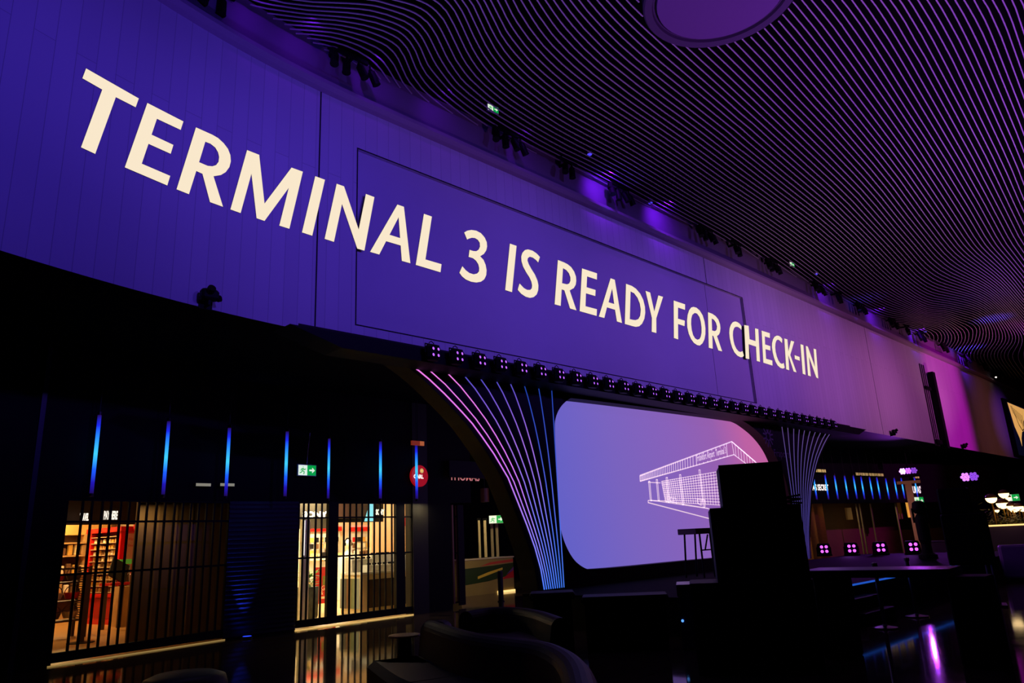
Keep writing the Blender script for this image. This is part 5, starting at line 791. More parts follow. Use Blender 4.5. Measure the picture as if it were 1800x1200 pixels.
# counter with picture end and stepped risers
t = fthing(G2, 'display_counter', 'long cream display counter with a framed picture on its end', 'counter', 3.9, 1.75)
MB().rbox((-1.3, -.36, 0), (1.2, .5, .95), .02).build('body', noisy(mat('cream_laminate', (222, 205, 168), .5), .04), t)
MB().box((-1.32, -.39, .95), (1.22, .52, 1.0)).build('counter_top', WHITE, t)
MB().box((-1.32, -.3, .14), (-1.302, .5, .86)).build('picture', ramp_emit('landscape_picture', [(0, (225, 205, 140)), (.35, (150, 150, 60)), (.55, (210, 110, 40)), (.7, (70, 70, 40)), (1, (215, 200, 140))], .35, 'Generated', 1), t)  # print given a faint glow of its own, as if backlit
for x in (-1.1, .1): MB().box((x, -.375, .14), (x + 1.0, -.362, .82)).build('dark_poster', noisy(mat('dark_poster', (60, 42, 30), .5), .5, 5), t)
for i, (x0, x1, y0, z1) in enumerate(((-1.25, -.55, .1, 1.33), (-.5, .6, .25, 1.42), (-.95, .1, -.2, 1.17), (.65, 1.16, .2, 1.36))):
    o = MB().rbox((0, 0, 0), (x1 - x0, .28, z1 - 1.0), .015).build('display_riser', WHITE)
    o.matrix_basis = Matrix.Translation(G2.P(3.9 + x0, 1.75 + y0, 1.012)) @ Matrix.Rotation(G2.rot, 4, 'Z')
    tag(o, ('white riser block at the left end of the counter', 'tall white riser block mid counter', 'low white riser block at the counter front', 'long white riser at the right of the counter')[i], 'riser', 'display risers')
    for j in range(int((x1 - x0) / .17)):
        g = thing('camera_gadget', '%s small black gadget from the left on the %s' % (ORD[j], ('left riser', 'tall middle riser', 'low front riser', 'long right riser')[i]), 'gadget', G2.P(3.9 + x0 + .1 + .17 * j, 1.75 + y0 + .12, z1 + .012), G2.rot, 'gadgets on the counter risers')
        MB().rbox((-.05, -.03, 0), (.05, .03, .05), .012).build('body', BLKG, g)
        MB().tube([(0, -.03, .025), (0, -.07, .025)], .022, 10).build('lens', BLK, g)
u, v, z = G2.at(*c4(535, 480), 6.5)
t = fthing(G2, 'mannequin_bust', 'pale mannequin bust wearing dark headphones at the back of the camera shop', 'mannequin', u, 6.5)
MB().rbox((-.3, -.25, 0), (.3, .25, z - .35), .02).build('plinth', WHITE, t)
MB().lathe([(.2, z - .35), (.17, z - .25), (.06, z - .15), (.06, z - .08), (.1, z - .02), (.115, z + .08), (.09, z + .18), (0, z + .22)], n=16).build('bust', noisy(mat('plaster_bust', (215, 205, 185), .6), .05), t, smooth=True)
MB().tube([(.13 * math.cos(a_), 0, z + .08 + .17 * math.sin(a_)) for a_ in [PI * j / 10 for j in range(11)]], .02, 8).lathe([(0, -.06), (.05, -.04), (.05, .04), (0, .06)], c=(.125, 0, z + .06), n=10).lathe([(0, -.06), (.05, -.04), (.05, .04), (0, .06)], c=(-.125, 0, z + .06), n=10).build('headphones', BLKG, t)
# red promotional poster stand
v_ = 3.2
u0, _, z1 = G2.at(*c4(265, 662), v_); u1 = G2.at(*c4(440, 662), v_)[0]; z0 = G2.at(*c4(262, 972), v_)[2]
t = fthing(G2, 'poster_stand', 'red promotional poster reading GRAB and WIN behind the gate post', 'poster', u0, v_)
MB().box((0, 0, z0), (u1 - u0, .04, z1)).build('sheet', RED, t)
MB().box((.02, .04, 0), (.06, .08, z1)).box((u1 - u0 - .06, .04, 0), (u1 - u0 - .02, .08, z1)).build('leg', WHITE, t)
PT = mat('poster_print', (240, 225, 205), .6)
MB().text('GRAB', .17, lambda x, y, d: Vector((.18 + x, -.006, z0 + (z1 - z0) * .36 + y))).text('& WIN', .17, lambda x, y, d: Vector((.14 + x, -.006, z0 + (z1 - z0) * .24 + y))).build('lettering', PT, t)
MB().box((.12, -.006, z0 + (z1 - z0) * .13), (u1 - u0 - .1, -.001, z0 + (z1 - z0) * .19)).build('strip', PT, t)
MB().box((.22, -.006, z0 + (z1 - z0) * .5), (u1 - u0 - .1, -.001, z0 + (z1 - z0) * .75)).build('picture', noisy(mat('leafy_picture', (120, 130, 50), .6), .7, 18), t)
# leafy printed pouffe at the left
u, v, z = G2.at(*c4(195, 780), 1.7)
t = fthing(G2, 'patterned_bin', 'green leafy bundle in a patterned tub by the gate of the camera shop', 'tub', u, 1.7)
MB().lathe([(.22, 0), (.26, .1), (.27, .75), (.25, .76), (0, .74)], n=18).build('tub', noisy(mat('printed_tub', (92, 98, 84), .7), .7, 9), t, smooth=True)
lf = MB(); rnd = random.Random(3)
for q in range(90):
    a_ = rnd.uniform(0, 2 * PI); r_ = rnd.uniform(0, .24); zz_ = rnd.uniform(.78, 1.12); c0 = Vector((r_ * math.cos(a_), r_ * math.sin(a_), zz_)); d1 = Vector((math.cos(a_), math.sin(a_), rnd.uniform(-.4, .8))) * .1; d2 = Vector((-math.sin(a_), math.cos(a_), .2)) * .035
    lf.add([c0 - d1, c0 + d2, c0 + d1, c0 - d2], [(0, 1, 2, 3)])
lf.build('leaves', noisy(mat('leaf_green', (90, 150, 40), .6), .3, 20), t, fix=False)
u, v, z = G2.at(*c4(178, 430), .9)
t = fthing(G2, 'light_column', 'white lit column just inside the camera shop gate', 'column', u, .9)
MB().rbox((-.1, -.05, 0), (.1, .1, 2.3), .02).build('body', WHITE, t)
MB().box((-.09, -.052, 1.5), (-.05, -.05, 2.28)).build('light_strip', WHITE_E, t)
u, v, z = G2.at(*c4(893, 450), 2.6)
t = fthing(G2, 'glow_stick', 'slim pale blue glowing stick standing on the counter', 'lamp', u - .15, 1.6, 1.012)
MB().box((-.03, -.02, .02), (.03, .02, z - .65)).build('glow', mat('pale_blue_glow', (190, 220, 255), .4, emit=(190, 220, 255), strength=1.1), t)
MB().box((-.06, -.05, 0), (.06, .05, .03)).build('stand', WHITE, t)
t = fthing(G2, 'side_screen', 'peach coloured display wall at the right of the camera shop', 'partition', 5.6, 3.6)
MB().box((-1.0, 0, 0), (.85, .1, 2.9)).build('panel', noisy(mat('peach_panel', (228, 180, 140), .6), .05), t)
MB().box((.1, -.03, 2.2), (.85, -.002, 2.5)).build('red_band', RED, t)

# fascia signs over the shops
u, v, z = G2.at(737, 836, -.14)
t = fthing(G2, 'round_sign', 'round red illuminated shop sign half hidden behind the pier', 'sign', u + .04, -.1, z)
MB().tube([(0, .06, 0), (0, -.02, 0)], .27, 32).build('disc', mat('red_sign', (190, 12, 20), .5, emit=(170, 10, 18), strength=.75), t)
MB().text('CARL', .13, lambda x, y, d: Vector((x - .21, -.024, y - .06)), bold=.006).build('lettering', WHITE_E, t)
MB().lathe([(.045, 0), (.06, 0), (.06, .004), (.045, .004)], n=18).lathe([(0, 0), (.025, 0), (.025, .004), (0, .004)], n=10).move(Matrix.Translation((.06, -.022, .13)) @ Matrix.Rotation(PI / 2, 4, 'X')).build('emblem', mat('gold_emblem', (225, 190, 110), .5, emit=(225, 190, 110), strength=.7), t)
u, v, z = G2.at(790, 843, -.1); u1 = G2.at(843, 846, -.1)[0]
t = fthing(G2, 'sign_lettering', 'dim red and white letters THOMAS above the corridor entrance, upper half hidden', 'sign', u, -.1, z)
MB().text('THOMAS', .3, lambda x, y, d: Vector((x, -.0, y)), width=u1 - u, bold=.006).build('letters', mat('rosy_letters', (230, 170, 160), .5, emit=(214, 130, 120), strength=.6), t)
MB().box((-.1, -.12, .06), (u1 - u + .2, -.04, .5)).build('valance', BLK, t)
for i, (x, y) in enumerate(((356, 852), (398, 852))):
    u, v, z = G2.at(x, y, -.04)
    t = fthing(G2, 'fascia_vent', ('left', 'right')[i] + ' small dim cream glowing vent on the fascia above the ribbed shutter', 'light', u, -.06, z)
    MB().box((-.16, -.02, -.035), (.16, .03, .035)).build('housing', BLKG, t)
    MB().box((-.15, -.024, -.028), (.15, -.02, .028)).build('lens', mat('dim_cream_vent', (190, 190, 150), .5, emit=(150, 148, 112), strength=.7), t)  # lit vent built as a glowing plate
u, v, z = G2.at(735, 779, -.3)
t = fthing(G2, 'orange_sign', 'small dim orange striped sign high over the camera shop pier', 'sign', u, -.3, z)
MB().box((-.2, 0, -.05), (.2, .05, .06)).build('body', mat('dim_orange', (190, 80, 40), .5, emit=(120, 38, 16), strength=.8), t)
MB().box((.06, -.004, -.05), (.2, -.001, .06)).build('pale_end', mat('dim_peach', (220, 140, 80), .5, emit=(190, 100, 52), strength=.7), t)
MB().tube([(0, .02, .06), (0, .02, 5.2 - z)], .01).build('hanger', CABLE, t)
# corridor: glossy printed counter front, columns, bollard
def wall_p(x, y, rng): return at_range(x, y, rng)
q0 = at_range(812, 1062, 24); q1 = at_range(905, 1056, 25.6)
q0.z = q1.z = 0
h0 = at_range(838, 984, 24).z; h1 = at_range(905, 984, 25.6).z
ax = (q1 - q0).normalized(); Lg = (q1 - q0).length; ang = math.atan2(ax.y, ax.x)
t = thing('printed_counter', 'glossy counter front with green, yellow and red swirls in the corridor', 'counter', q0, ang)
MB().box((0, 0, 0), (Lg, .6, h0)).build('body', noisy(mat('olive_gloss', (150, 132, 70), .2), .15, 2), t)
MB().box((-.03, -.03, h0), (Lg + .03, .63, h0 + .04)).build('counter_top', mat('pale_top', (205, 190, 150), .3), t)
cf = lambda x, z, d: Vector((x * Lg, -d, z * h0))
for nm, cl, poly in (('green_band', (40, 62, 24), [(0, .3), (.5, .36), (1, .5), (1, .84), (.6, .8), (0, .76)]), ('yellow_band', (220, 190, 60), [(.3, .52), (.5, .62), (.78, .72), (.78, .66), (.55, .56), (.3, .45)]), ('red_band', (190, 70, 50), [(.35, .8), (.55, .9), (1, .95), (1, .87), (.6, .84)]), ('red_corner', (190, 40, 40), [(.75, .38), (1, .62), (1, .4)]), ('purple_corner', (110, 60, 120), [(.85, .5), (1, .72), (1, .62)])):
    MB().prism([poly], cf, .001, .004 if 'band' in nm and 'yellow' not in nm else .006).build(nm, mat(nm, cl, .25), t)
MB().box((Lg * .66, -.05, .0), (Lg, -.01, .06)).build('light_strip', STRIPW_E, t)
p = survey_floor(881, 1057)
t = thing('bollard', 'slim black bollard before the printed corridor counter', 'bollard', (p.x, p.y, 0))
MB().lathe([(.1, 0), (.1, .02), (.075, .03), (.075, .78), (.06, .82), (0, .82)], n=16).build('post', BLKG, t)
for i, (x0, x1, ln_) in enumerate(((842, 846, 30), (852, 857, 30), (864, 869, 32), (873, 878, 32))):
    a_ = at_range(x0, 985, ln_); b3 = at_range(x1, 985, ln_); c0 = at_range(x0, 914, ln_)
    t = thing('light_column', '%s tall pale column from the left at the back of the corridor' % ORD[i], 'column', (a_.x, a_.y, 0), 0, 'pale columns in the corridor')
    w = (b3 - a_).length
    MB().rbox((0, 0, 0), (w, w, c0.z), .02).build('shaft', mat('pale_column', (215, 195, 140), .5), t)
    MB().box((-.03, -.03, c0.z), (w + .03, w + .03, c0.z + .08)).build('cap', DARK, t)
p = at_range(873, 919, 31)
exit_sign(p, .1, 'green exit sign at the back of the corridor beside the left column', .6)
p = at_range(852, 872, 24)
t = thing('hanging_lamp', 'dim bronze cylinder lamp hanging over the corridor', 'lamp', p)
MB().tube([(0, 0, -.18), (0, 0, .25)], .14, 16).build('shade', mat('bronze_shade', (130, 88, 40), .4), t)
MB().tube([(0, 0, .25), (0, 0, 5.2 - p.z)], .012).build('rod', CABLE, t)
# ================================================================ STAGE
st = thing('stage', 'low black stage platform under the portal with a blue edge light', 'stage', W(7, 2.6, 0), ROTW)
MB().box((-7.25, -2.7, 0), (9.4, 2.4, .56)).build('platform', DARK, st)
MB().box((-7.25, -2.72, .56), (9.4, 2.4, .6)).build('deck', noisy(mat('stage_deck', (9, 8, 10), .8, spec=.02), .1, 5), st)
for x0, x1 in ((-5.2, 3.4),): MB().box((x0, -2.735, .565), (x1, -2.72, .595)).build('edge_light', BLUE_E, st)
stp = thing('stage_steps', 'black steps with faint edges leading up to the stage front', 'steps', W(2.5, 5.6, 0), ROTW)
MB().box((-.8, .02, 0), (.8, .27, .4)).box((-.5, -.2, 0), (.8, .02, .2)).build('steps', BLK, stp)
MB().box((-.8, .01, .385), (.5, .02, .4)).box((-.5, -.21, .185), (.8, -.2, .2)).build('nosing', mat('steel_nosing', (95, 90, 120), .4, .6), stp)
proto = None
for i, d in enumerate((-.46, .48, 1.42, 2.42)):
    lab = '%s four-lens violet floor lamp from the left beyond the stage' % ORD[i]
    if proto is None:
        proto = thing('floor_lamp', lab, 'stage lamp', W(15.3, d, .6), ROTW - 1.05, 'violet lamps on the stage floor')
        MB().rbox((-.2, -.14, .05), (.2, .16, .42), .05).build('body', BLK, proto)
        MB().box((-.24, -.1, 0), (.24, .12, .05)).tube([(-.22, 0, .03), (-.22, 0, .3)], .02).tube([(.22, 0, .03), (.22, 0, .3)], .02).build('bracket', BLK, proto)
        for dx in (-.075, .075):
            for dz in (-.075, .075): MB().lathe([(0, .015), (.035, .01), (.05, 0), (.05, -.012)], n=12).move(Matrix.Translation((dx, -.145, .235 + dz)) @ Matrix.Rotation(PI / 2, 4, 'X')).build('lens', mat('floor_lamp_lens', (220, 150, 255), .3, emit=(208, 84, 255), strength=2.2), proto)
    else: dup(proto, W(15.3, d, .6), ROTW - 1.05, lab)
# folding stand table on the stage; red light is painted into its top
p = at_range(1233, 1012, 15.6)
t = thing('keyboard_stand', 'small table tinted red as if lit, on folding legs before the screen', 'table', W(4.87, 1.2, .6), ROTW)
zt = 1.09
MB().rbox((-.66, -.25, zt - .13), (.8, .25, zt), .01).build('table_top', mat('red_light_tint', (96, 18, 34), .4), t)
for x in (-.5, -.05):
    for y in (-.2, .2): MB().tube([(x + (.0 if x > 0 else .05), y, zt - .1), (x, y * 1.2, 0)], .022, 8).build('leg', BLK, t)
MB().tube([(-.47, -.2, .6), (-.05, -.2, .6)], .015).tube([(-.28, -.2, .6), (-.1, -.2, zt - .15)], .018).build('brace', BLK, t)
MB().tube([(.5, .0, 0), (.47, 0, zt - .1)], .025).build('leg', BLK, t)

# ================================================================ FOREGROUND
def at2(x, y, dist): p = at_range(x, y, dist); return p
# stacked cases
base = at_range(1310, 1100, 9.5); yaw = -math.atan2(base.x, base.y) + .06
def case(lab, pl, pr, ytop, ybot, dist, dep, z0=None, extra=None):
    a_ = at_range(pl, ytop, dist); b3 = at_range(pr, ytop, dist); z1 = (a_.z + b3.z) / 2; zb = at_range((pl + pr) / 2, ybot, dist).z if z0 is None else z0
    w = (b3 - a_).length; c0 = (a_ + b3) / 2
    t = thing('flight_case', lab, 'case', (c0.x, c0.y, zb), yaw)
    h = z1 - zb
    MB().rbox((-w / 2, 0, .0), (w / 2, dep, h), .025).build('body', CASE, t)
    for x in (-w / 2, w / 2 - .03): MB().box((x, -.006, 0), (x + .03, .0, h)).build('edge_rail', mat('dull_edge_rail', (34, 33, 38), .5, .4), t)
    for z in (0, h - .03): MB().box((-w / 2 + .03, -.006, z), (w / 2 - .03, .0, z + .03)).build('edge_rail', mat('dull_edge_rail', (34, 33, 38), .5, .4), t)
    MB().tube([(-.09, -.0, h * .55), (-.09, -.04, h * .55), (.09, -.04, h * .55), (.09, 0, h * .55)], .012, 6).build('handle', BLK, t)
    MB().lathe([(.045, -.0), (.06, .015), (0, .015)], n=12).move(Matrix.Translation((w * .3, -.001, h * .6)) @ Matrix.Rotation(PI / 2, 4, 'X')).build('latch', BLK, t)
    return t, c0, z1
t, c0, z1 = case('lowest and widest black case of the tall stack before the screen', 1212, 1430, 1022, 1192, 9.4, .8, z0=0)
t, c0, z2 = case('middle black case of the tall stack before the screen', 1247, 1407, 889, 1022, 9.42, .74, z0=z1)
t, c0, z3 = case('topmost black case of the tall stack, hiding the screen corner', 1262, 1374, 814, 889, 9.44, .7, z0=z2)
q = at_range(1396, 884, 9.7)
t = thing('cable_coil', 'small black cable coil lying on the middle case', 'cable', (q.x, q.y, z2), yaw)
MB().tube([(.08 * math.cos(a_), .08 * math.sin(a_), .014 + .004 * i) for i, a_ in enumerate([PI / 6 * j for j in range(26)])], .012, 6).build('coil', CABLE, t)
a_ = at_range(1190, 1030, 11.4); b3 = at_range(1262, 1030, 11.4); c0 = (a_ + b3) / 2
t = thing('trunk', 'dark trunk with steel corners behind the left of the tall case stack', 'case', (c0.x, c0.y, 0), yaw)
w = (b3 - a_).length; h = a_.z
MB().rbox((-w / 2, 0, 0), (w / 2 + .3, .7, h - .02), .015).build('body', noisy(mat('blue_black_laminate', (40, 38, 62), .4), .1), t)
MB().box((-w / 2 - .01, -.01, h - .02), (w / 2 + .31, .71, h + .02)).build('lid_edge', mat('worn_steel_edge', (105, 98, 118), .35, .8), t)
for x in (-w / 2 - .01, -w / 2 + .22): MB().box((x, -.015, h - .14), (x + .06, -.001, h - .02)).build('latch', mat('bronze_latch', (120, 100, 80), .35, .8), t)
MB().lathe([(0, 0), (.02, .004), (.02, -.004)], n=8).move(Matrix.Translation((-w / 2 + .03, -.012, h * .45)) @ Matrix.Rotation(PI / 2, 4, 'X')).build('blue_light', mat('tiny_blue', (90, 160, 255), .4, emit=(90, 160, 255), strength=1.3), t)
# high bar table
tz = 1.06
A0 = survey_floor(1405, 1003, tz); B0 = survey_floor(1668, 1000, tz); mid = (A0 + B0) / 2; yw = math.atan2(B0.y - A0.y, B0.x - A0.x); Lt = (B0 - A0).length
t = thing('bar_table', 'high dark table with thick top and slab legs right of the case stack', 'table', (mid.x, mid.y, 0), yw)
MB().rbox((-Lt / 2, 0, tz - .09), (Lt / 2, .75, tz), .012).build('table_top', mat('dark_gloss_top', (40, 34, 44), .3), t)
for x0, x1 in ((-Lt / 2 + .1, -Lt / 2 + .45), (Lt / 2 - .08, Lt / 2 + .34)):
    MB().rbox((x0, .12, 0), (x1, .6, tz - .09), .02).build('leg', DKWOOD if False else CASE, t)
# speaker tower on the right
q = survey_floor(1722, 1066); yt = -math.atan2(q.x, q.y)
dist = math.hypot(q.x, q.y)
wz = at_range(1685, 842, dist).z
t = thing('speaker_tower', 'tall black loudspeaker tower on steel tube legs at the right', 'loudspeaker', (q.x, q.y, 0), yt)
MB().rbox((-.36, 0, .75), (.42, .5, wz - .65), .03).rbox((-.34, .04, wz - .65), (.22, .45, wz - .16), .03).build('cabinet', CASE, t)
MB().box((-.34, -.012, .8), (.4, -.002, wz - .7)).build('grille', BLK, t)
for x in (-.3, -.2, .25, .34): MB().tube([(x, .1, 0), (x, .1, .76)], .025).build('leg', mat('violet_steel', (110, 100, 125), .35, .9), t)
MB().box((-.4, -.1, 0), (.45, .5, .03)).build('foot_plate', BLKG, t)
def flood(px, py, dist, lab, n, groundz, rot, k=1.0):
    p = at_range(px, py, dist)
    t = thing('flood_lamp', lab, 'stage lamp', (p.x, p.y, groundz), rot)
    h = p.z - groundz
    if k > 1: MB().tube([(.2, .1, h), (.2, .1, 5.2 - groundz)], .03).build('hanger', BLK, t)
    for i in range(n):
        x = (-.02 + .14 * i) * k
        hd = MB().tube([(x, .12, h), (x, 0, h)], .1, 16, radii=[.08 * k, .105 * k]); hd.build('head', BLKG, t)
        ls = MB()
        for j in range(7):
            rx, rz = (0, 0) if j == 0 else (.06 * k * math.cos(j * PI / 3), .06 * k * math.sin(j * PI / 3))
            ls.add(*(lambda m_: (m_.v, m_.f))(MB().lathe([(0, .02), (.024 * k, .012), (.03 * k, -.002)], n=10).move(Matrix.Translation((x + rx, -.002, h + rz)) @ Matrix.Rotation(PI / 2, 4, 'X'))))
        ls.build('lens', mat('flood_lens', (210, 160, 255), .3, emit=(214, 130, 255) if i == 0 else (170, 90, 255), strength=(5, 2, .6)[i] if n > 2 else (1.4, .7)[i]), t)
    MB().box((-.16, .04, h - .17 * k), (.4 * k if n > 2 else .2, .1, h - .13 * k)).build('bar', BLK, t)
    return t
flood(1588, 828, 41, 'bright violet flood lamps above the tall T-headed column', 3, at_range(1588, 828, 41).z - .05, -.5, 1.75)
p2 = at_range(1701, 838, dist + .2)
flood(1699, 838, dist + .2, 'dim violet flood lamp on top of the black loudspeaker tower', 2, wz - .155, -.6)
# stanchions
for i, ((x, y), lab) in enumerate((((1556, 1104), 'nearer chrome queue post with round base beneath the high table'), ((1612, 1084), 'farther chrome queue post with round base beneath the high table'))):
    p = survey_floor(x, y)
    t = thing('stanchion', lab, 'post', (p.x, p.y, 0), 0, 'queue posts')
    MB().lathe([(.19, 0), (.19, .02), (.05, .045), (.035, .06)], n=28).build('base', mat('dark_chrome', (70, 66, 78), .25, .9), t)
    MB().lathe([(.03, .05), (.03, .93), (.045, .94), (.045, .99), (0, 1.0)], n=16).build('pole', mat('dark_chrome_pole', (110, 104, 120), .25, .9), t)
# curved sofas
def sofa(pts, lab, seat_h=.43, back_h=.78, dep=.85, side=1, ncush=5):
    P = [Vector((p.x, p.y)) for p in pts]
    for _ in range(3):   # smooth the plan curve
        Q = [P[0]]
        for a, b2 in zip(P[:-1], P[1:]): Q += [a.lerp(b2, .25), a.lerp(b2, .75)]
        P = Q + [P[-1]]
    t = thing('curved_sofa', lab, 'sofa', (P[len(P) // 2].x, P[len(P) // 2].y, 0))
    r = .09
    bk = [(side * .04, .06), (0, .3)] + [(side * (.12 - .12 * math.cos(q_ * PI / 10)), back_h - .12 + .12 * math.sin(q_ * PI / 10)) for q_ in range(11)] + [(side * .27, .4), (side * .22, .06)]
    MB().sweep(P, bk).build('backrest', SOFA, t, world=True, smooth=False)
    n = len(P); stp_ = max(2, n // ncush)
    for k in range(0, n - 1, stp_):
        seg = P[k:min(k + stp_ + 1, n)]
        if len(seg) < 2: continue
        st_ = [(side * .24, .1), (side * .24, seat_h - .03), (side * .3, seat_h), (side * (dep - .08), seat_h), (side * dep, seat_h - .06), (side * dep, .1)]
        MB().sweep(seg, st_).build('seat_cushion', SOFA, t, world=True)
    MB().sweep(P, [(side * .05, 0), (side * .05, .1), (side * (dep - .08), .1), (side * (dep - .08), 0)]).build('plinth', BLK, t, world=True)
    return t
zb = .78
pts = [survey_floor(x, y, zb) for x, y in ((752, 1092), (768, 1086), (800, 1096), (850, 1110), (920, 1118), (980, 1124), (1020, 1140), (1046, 1163), (1062, 1205))]
sofa(pts, 'big curved plum sofa in the foreground with rounded back', side=1)
pts = [survey_floor(x, y, .7) for x, y in ((806, 1074), (850, 1066), (910, 1064), (960, 1070), (1002, 1084))]
sofa(pts, 'smaller curved plum sofa behind the big one, below the lit column', back_h=.7, side=1, ncush=3)
p = survey_floor(690, 1190)
pts = [survey_floor(x, y, .43) for x, y in ((662, 1150), (690, 1128), (730, 1122), (762, 1112))]
# side tables and pouf
for i, (x, y, lab) in enumerate(((711, 1115, 'small round copper-topped side table at the left end of the plum sofa'), (915, 1170, 'small round dark side table in front of the plum sofa'))):
    p = survey_floor(x, y, .52)
    t = thing('side_table', lab, 'side table', (p.x, p.y, 0))
    MB().lathe([(.0, .5), (.2, .5), (.205, .51), (.2, .52), (0, .52)], n=32).build('table_top', mat(('copper_top', 'dark_top')[i], ((120, 62, 40), (60, 48, 70))[i], .35), t)
    MB().lathe([(.1, 0), (.1, .25), (.085, .5)], n=20).build('pedestal', BLKG, t)
p = survey_floor(325, 1188, .4)
t = thing('pouf', 'low black rounded pouf at the bottom left of the floor', 'pouf', (p.x, p.y, 0))
MB().lathe([(.38, 0), (.42, .06), (.43, .3), (.4, .39), (.3, .43), (0, .44)], n=28).build('cushion', mat('black_leather', (20, 19, 24), .5), t, smooth=True)
MB().lathe([(.37, 0), (.395, .0), (.425, .06), (.41, .06)], n=28).build('trim', BLK, t)
# low dark consoles in front of the screen
for i, (x0, x1, yt_, lab) in enumerate(((930, 1010, 1040, 'low black sideboard below the lit left column'), (1020, 1175, 1044, 'long low black sideboard below the big screen'))):
    a_ = at_range(x0, yt_, 11.3); b3 = at_range(x1, yt_, 11.3); c0 = (a_ + b3) / 2; w = (b3 - a_).length
    t = thing('sideboard', lab, 'sideboard', (c0.x, c0.y, 0), math.atan2(b3.y - a_.y, b3.x - a_.x))
    hb = min(a_.z, b3.z)
    MB().rbox((-w / 2, 0, hb - .1), (w / 2, .6, hb), .03).build('seat', CASE, t)
    MB().box((-w / 2 + .05, .05, 0), (w / 2 - .05, .55, hb - .1)).build('base', BLK, t)

# ================================================================ FAR SHOPS ON THE RIGHT
a = survey_floor(1418, 877, 2.73); b2 = survey_floor(1613, 876, 2.73)
fa = Vector((12.3, 32.3)); fb = Vector((22.5, 40.6)); tt = (fb - fa).normalized(); nn = Vector((-tt.y, tt.x))
G3 = Front(fa + nn * .35, fb + nn * .35)
wall_seg('wall_far_fascia', G3.P(-6, 0), G3.P(26, 0), 2.6, 5.2)
wall_seg('wall_far_shops', G3.P(-6, 3.5), G3.P(26, 3.5), 0, 5.2, mt=noisy(mat('far_brown_wall', (85, 60, 38), .7), .3, 1.2))
def gpt(x, y, v=0): return G3.at(x, y, v)
def ftext(body, x0, y0, x1, size, lab, v=-.06, mt=WHITE_E):
    u0, _, z0 = gpt(x0, y0, v); u1 = gpt(x1, y0, v)[0]
    t = fthing(G3, 'sign_lettering', lab, 'sign', u0, v, z0)
    MB().text(body, size, lambda x, y, d: Vector((x, -.0, y)), width=u1 - u0, bold=.012).build('letters', mt, t); return t
ftext("RIA'S SECRET", 1424, 861, 1457, .36, "white illuminated letters RIA'S SECRET right of the stage column")
ftext("LUMAS'", 1603, 866, 1620, .5, "white illuminated letters LUMAS' behind the last blue tube")
for i, (x0, x1, y, lab) in enumerate(((1429, 1452, 828, 'dim yellow lit letter strip just right of the stage column'), (1504, 1553, 834, 'long dim yellow lit strip above the far blue tubes'), (1605, 1616, 839, 'short pale lit strip beside the last blue tube'), (1661, 1671, 864, 'small white lit plate left of the loudspeaker tower'))):
    u0, _, z0 = gpt(x0, y, -.2); u1 = gpt(x1, y, -.2)[0]
    t = fthing(G3, 'light_strip', lab, 'sign', u0, -.2, z0)
    MB().box((0, 0, -.05), (u1 - u0, .05, .12)).build('housing', BLK, t)
    n = max(3, int((u1 - u0) / .3))
    for k in range(n): MB().box(((u1 - u0) / n * k + .03, -.01, -.03), ((u1 - u0) / n * (k + 1) - .03, -.001, .1)).build('lit_cell', mat('dim_yellow_cell', (200, 180, 110), .5, emit=(190, 165, 92) if i < 3 else (190, 188, 180), strength=(.8, .5, .55, .8)[i]), t)
def slab(name, lab, cat, x0, y0, x1, y1, v, mt, dep=.1):
    u0, _, z1 = gpt(x0, y0, v); u1, _, z0 = gpt(x1, y1, v)
    t = fthing(G3, name, lab, cat, u0, v, max(0, z0))
    MB().rbox((0, 0, 0), (u1 - u0, dep, z1 - max(0, z0)), .02).build('panel', mt, t)
    return t
# bronze shutters glowing warm behind the column
for i, (x0, x1) in enumerate(((1421, 1424), (1428, 1431.5), (1438, 1443))):
    slab('bronze_leaf', '%s warm bronze shutter leaf right of the stage column' % ORD[i], 'shutter', x0, 882, x1, 986, 1.2 + .3 * i, noisy(mat('warm_bronze', (160, 104, 56), .5), .2), .08)
slab('beige_board', 'beige lit board in a far shop window', 'board', 1487, 892, 1500, 913, 2.2, mat('beige_board', (205, 170, 112), .6))
slab('counter_light', 'dull lit ledge above the far shop windows', 'ledge', 1478, 872, 1548, 880, .3, mat('dull_ledge', (110, 98, 70), .6))
slab('pale_panel', 'dull pale panel in the far shop beside the orange poster', 'panel', 1575, 875, 1588, 912, 1.5, mat('dull_pale', (120, 98, 72), .6))
slab('orange_poster', 'bright orange lit poster left of the tall bronze column', 'poster', 1594, 881, 1602, 909, 1.0, mat('orange_poster', (235, 160, 60), .5, emit=(232, 158, 62), strength=.85))
for i, x in enumerate((1505, 1511, 1530, 1574)):
    a_ = gpt(x, 882, .6); t = fthing(G3, 'window_mullion', '%s thin pale window post from the left in the far shopfront' % ORD[i], 'post', a_[0], .6, 0, 'thin posts in the far shopfront')
    MB().box((-.03, 0, 0), (.03, .06, 2.6)).build('post', mat('mullion', (150, 138, 110), .5), t)
    MB().box((-.05, -.01, 0), (.05, .07, .05)).build('foot', BLK, t)
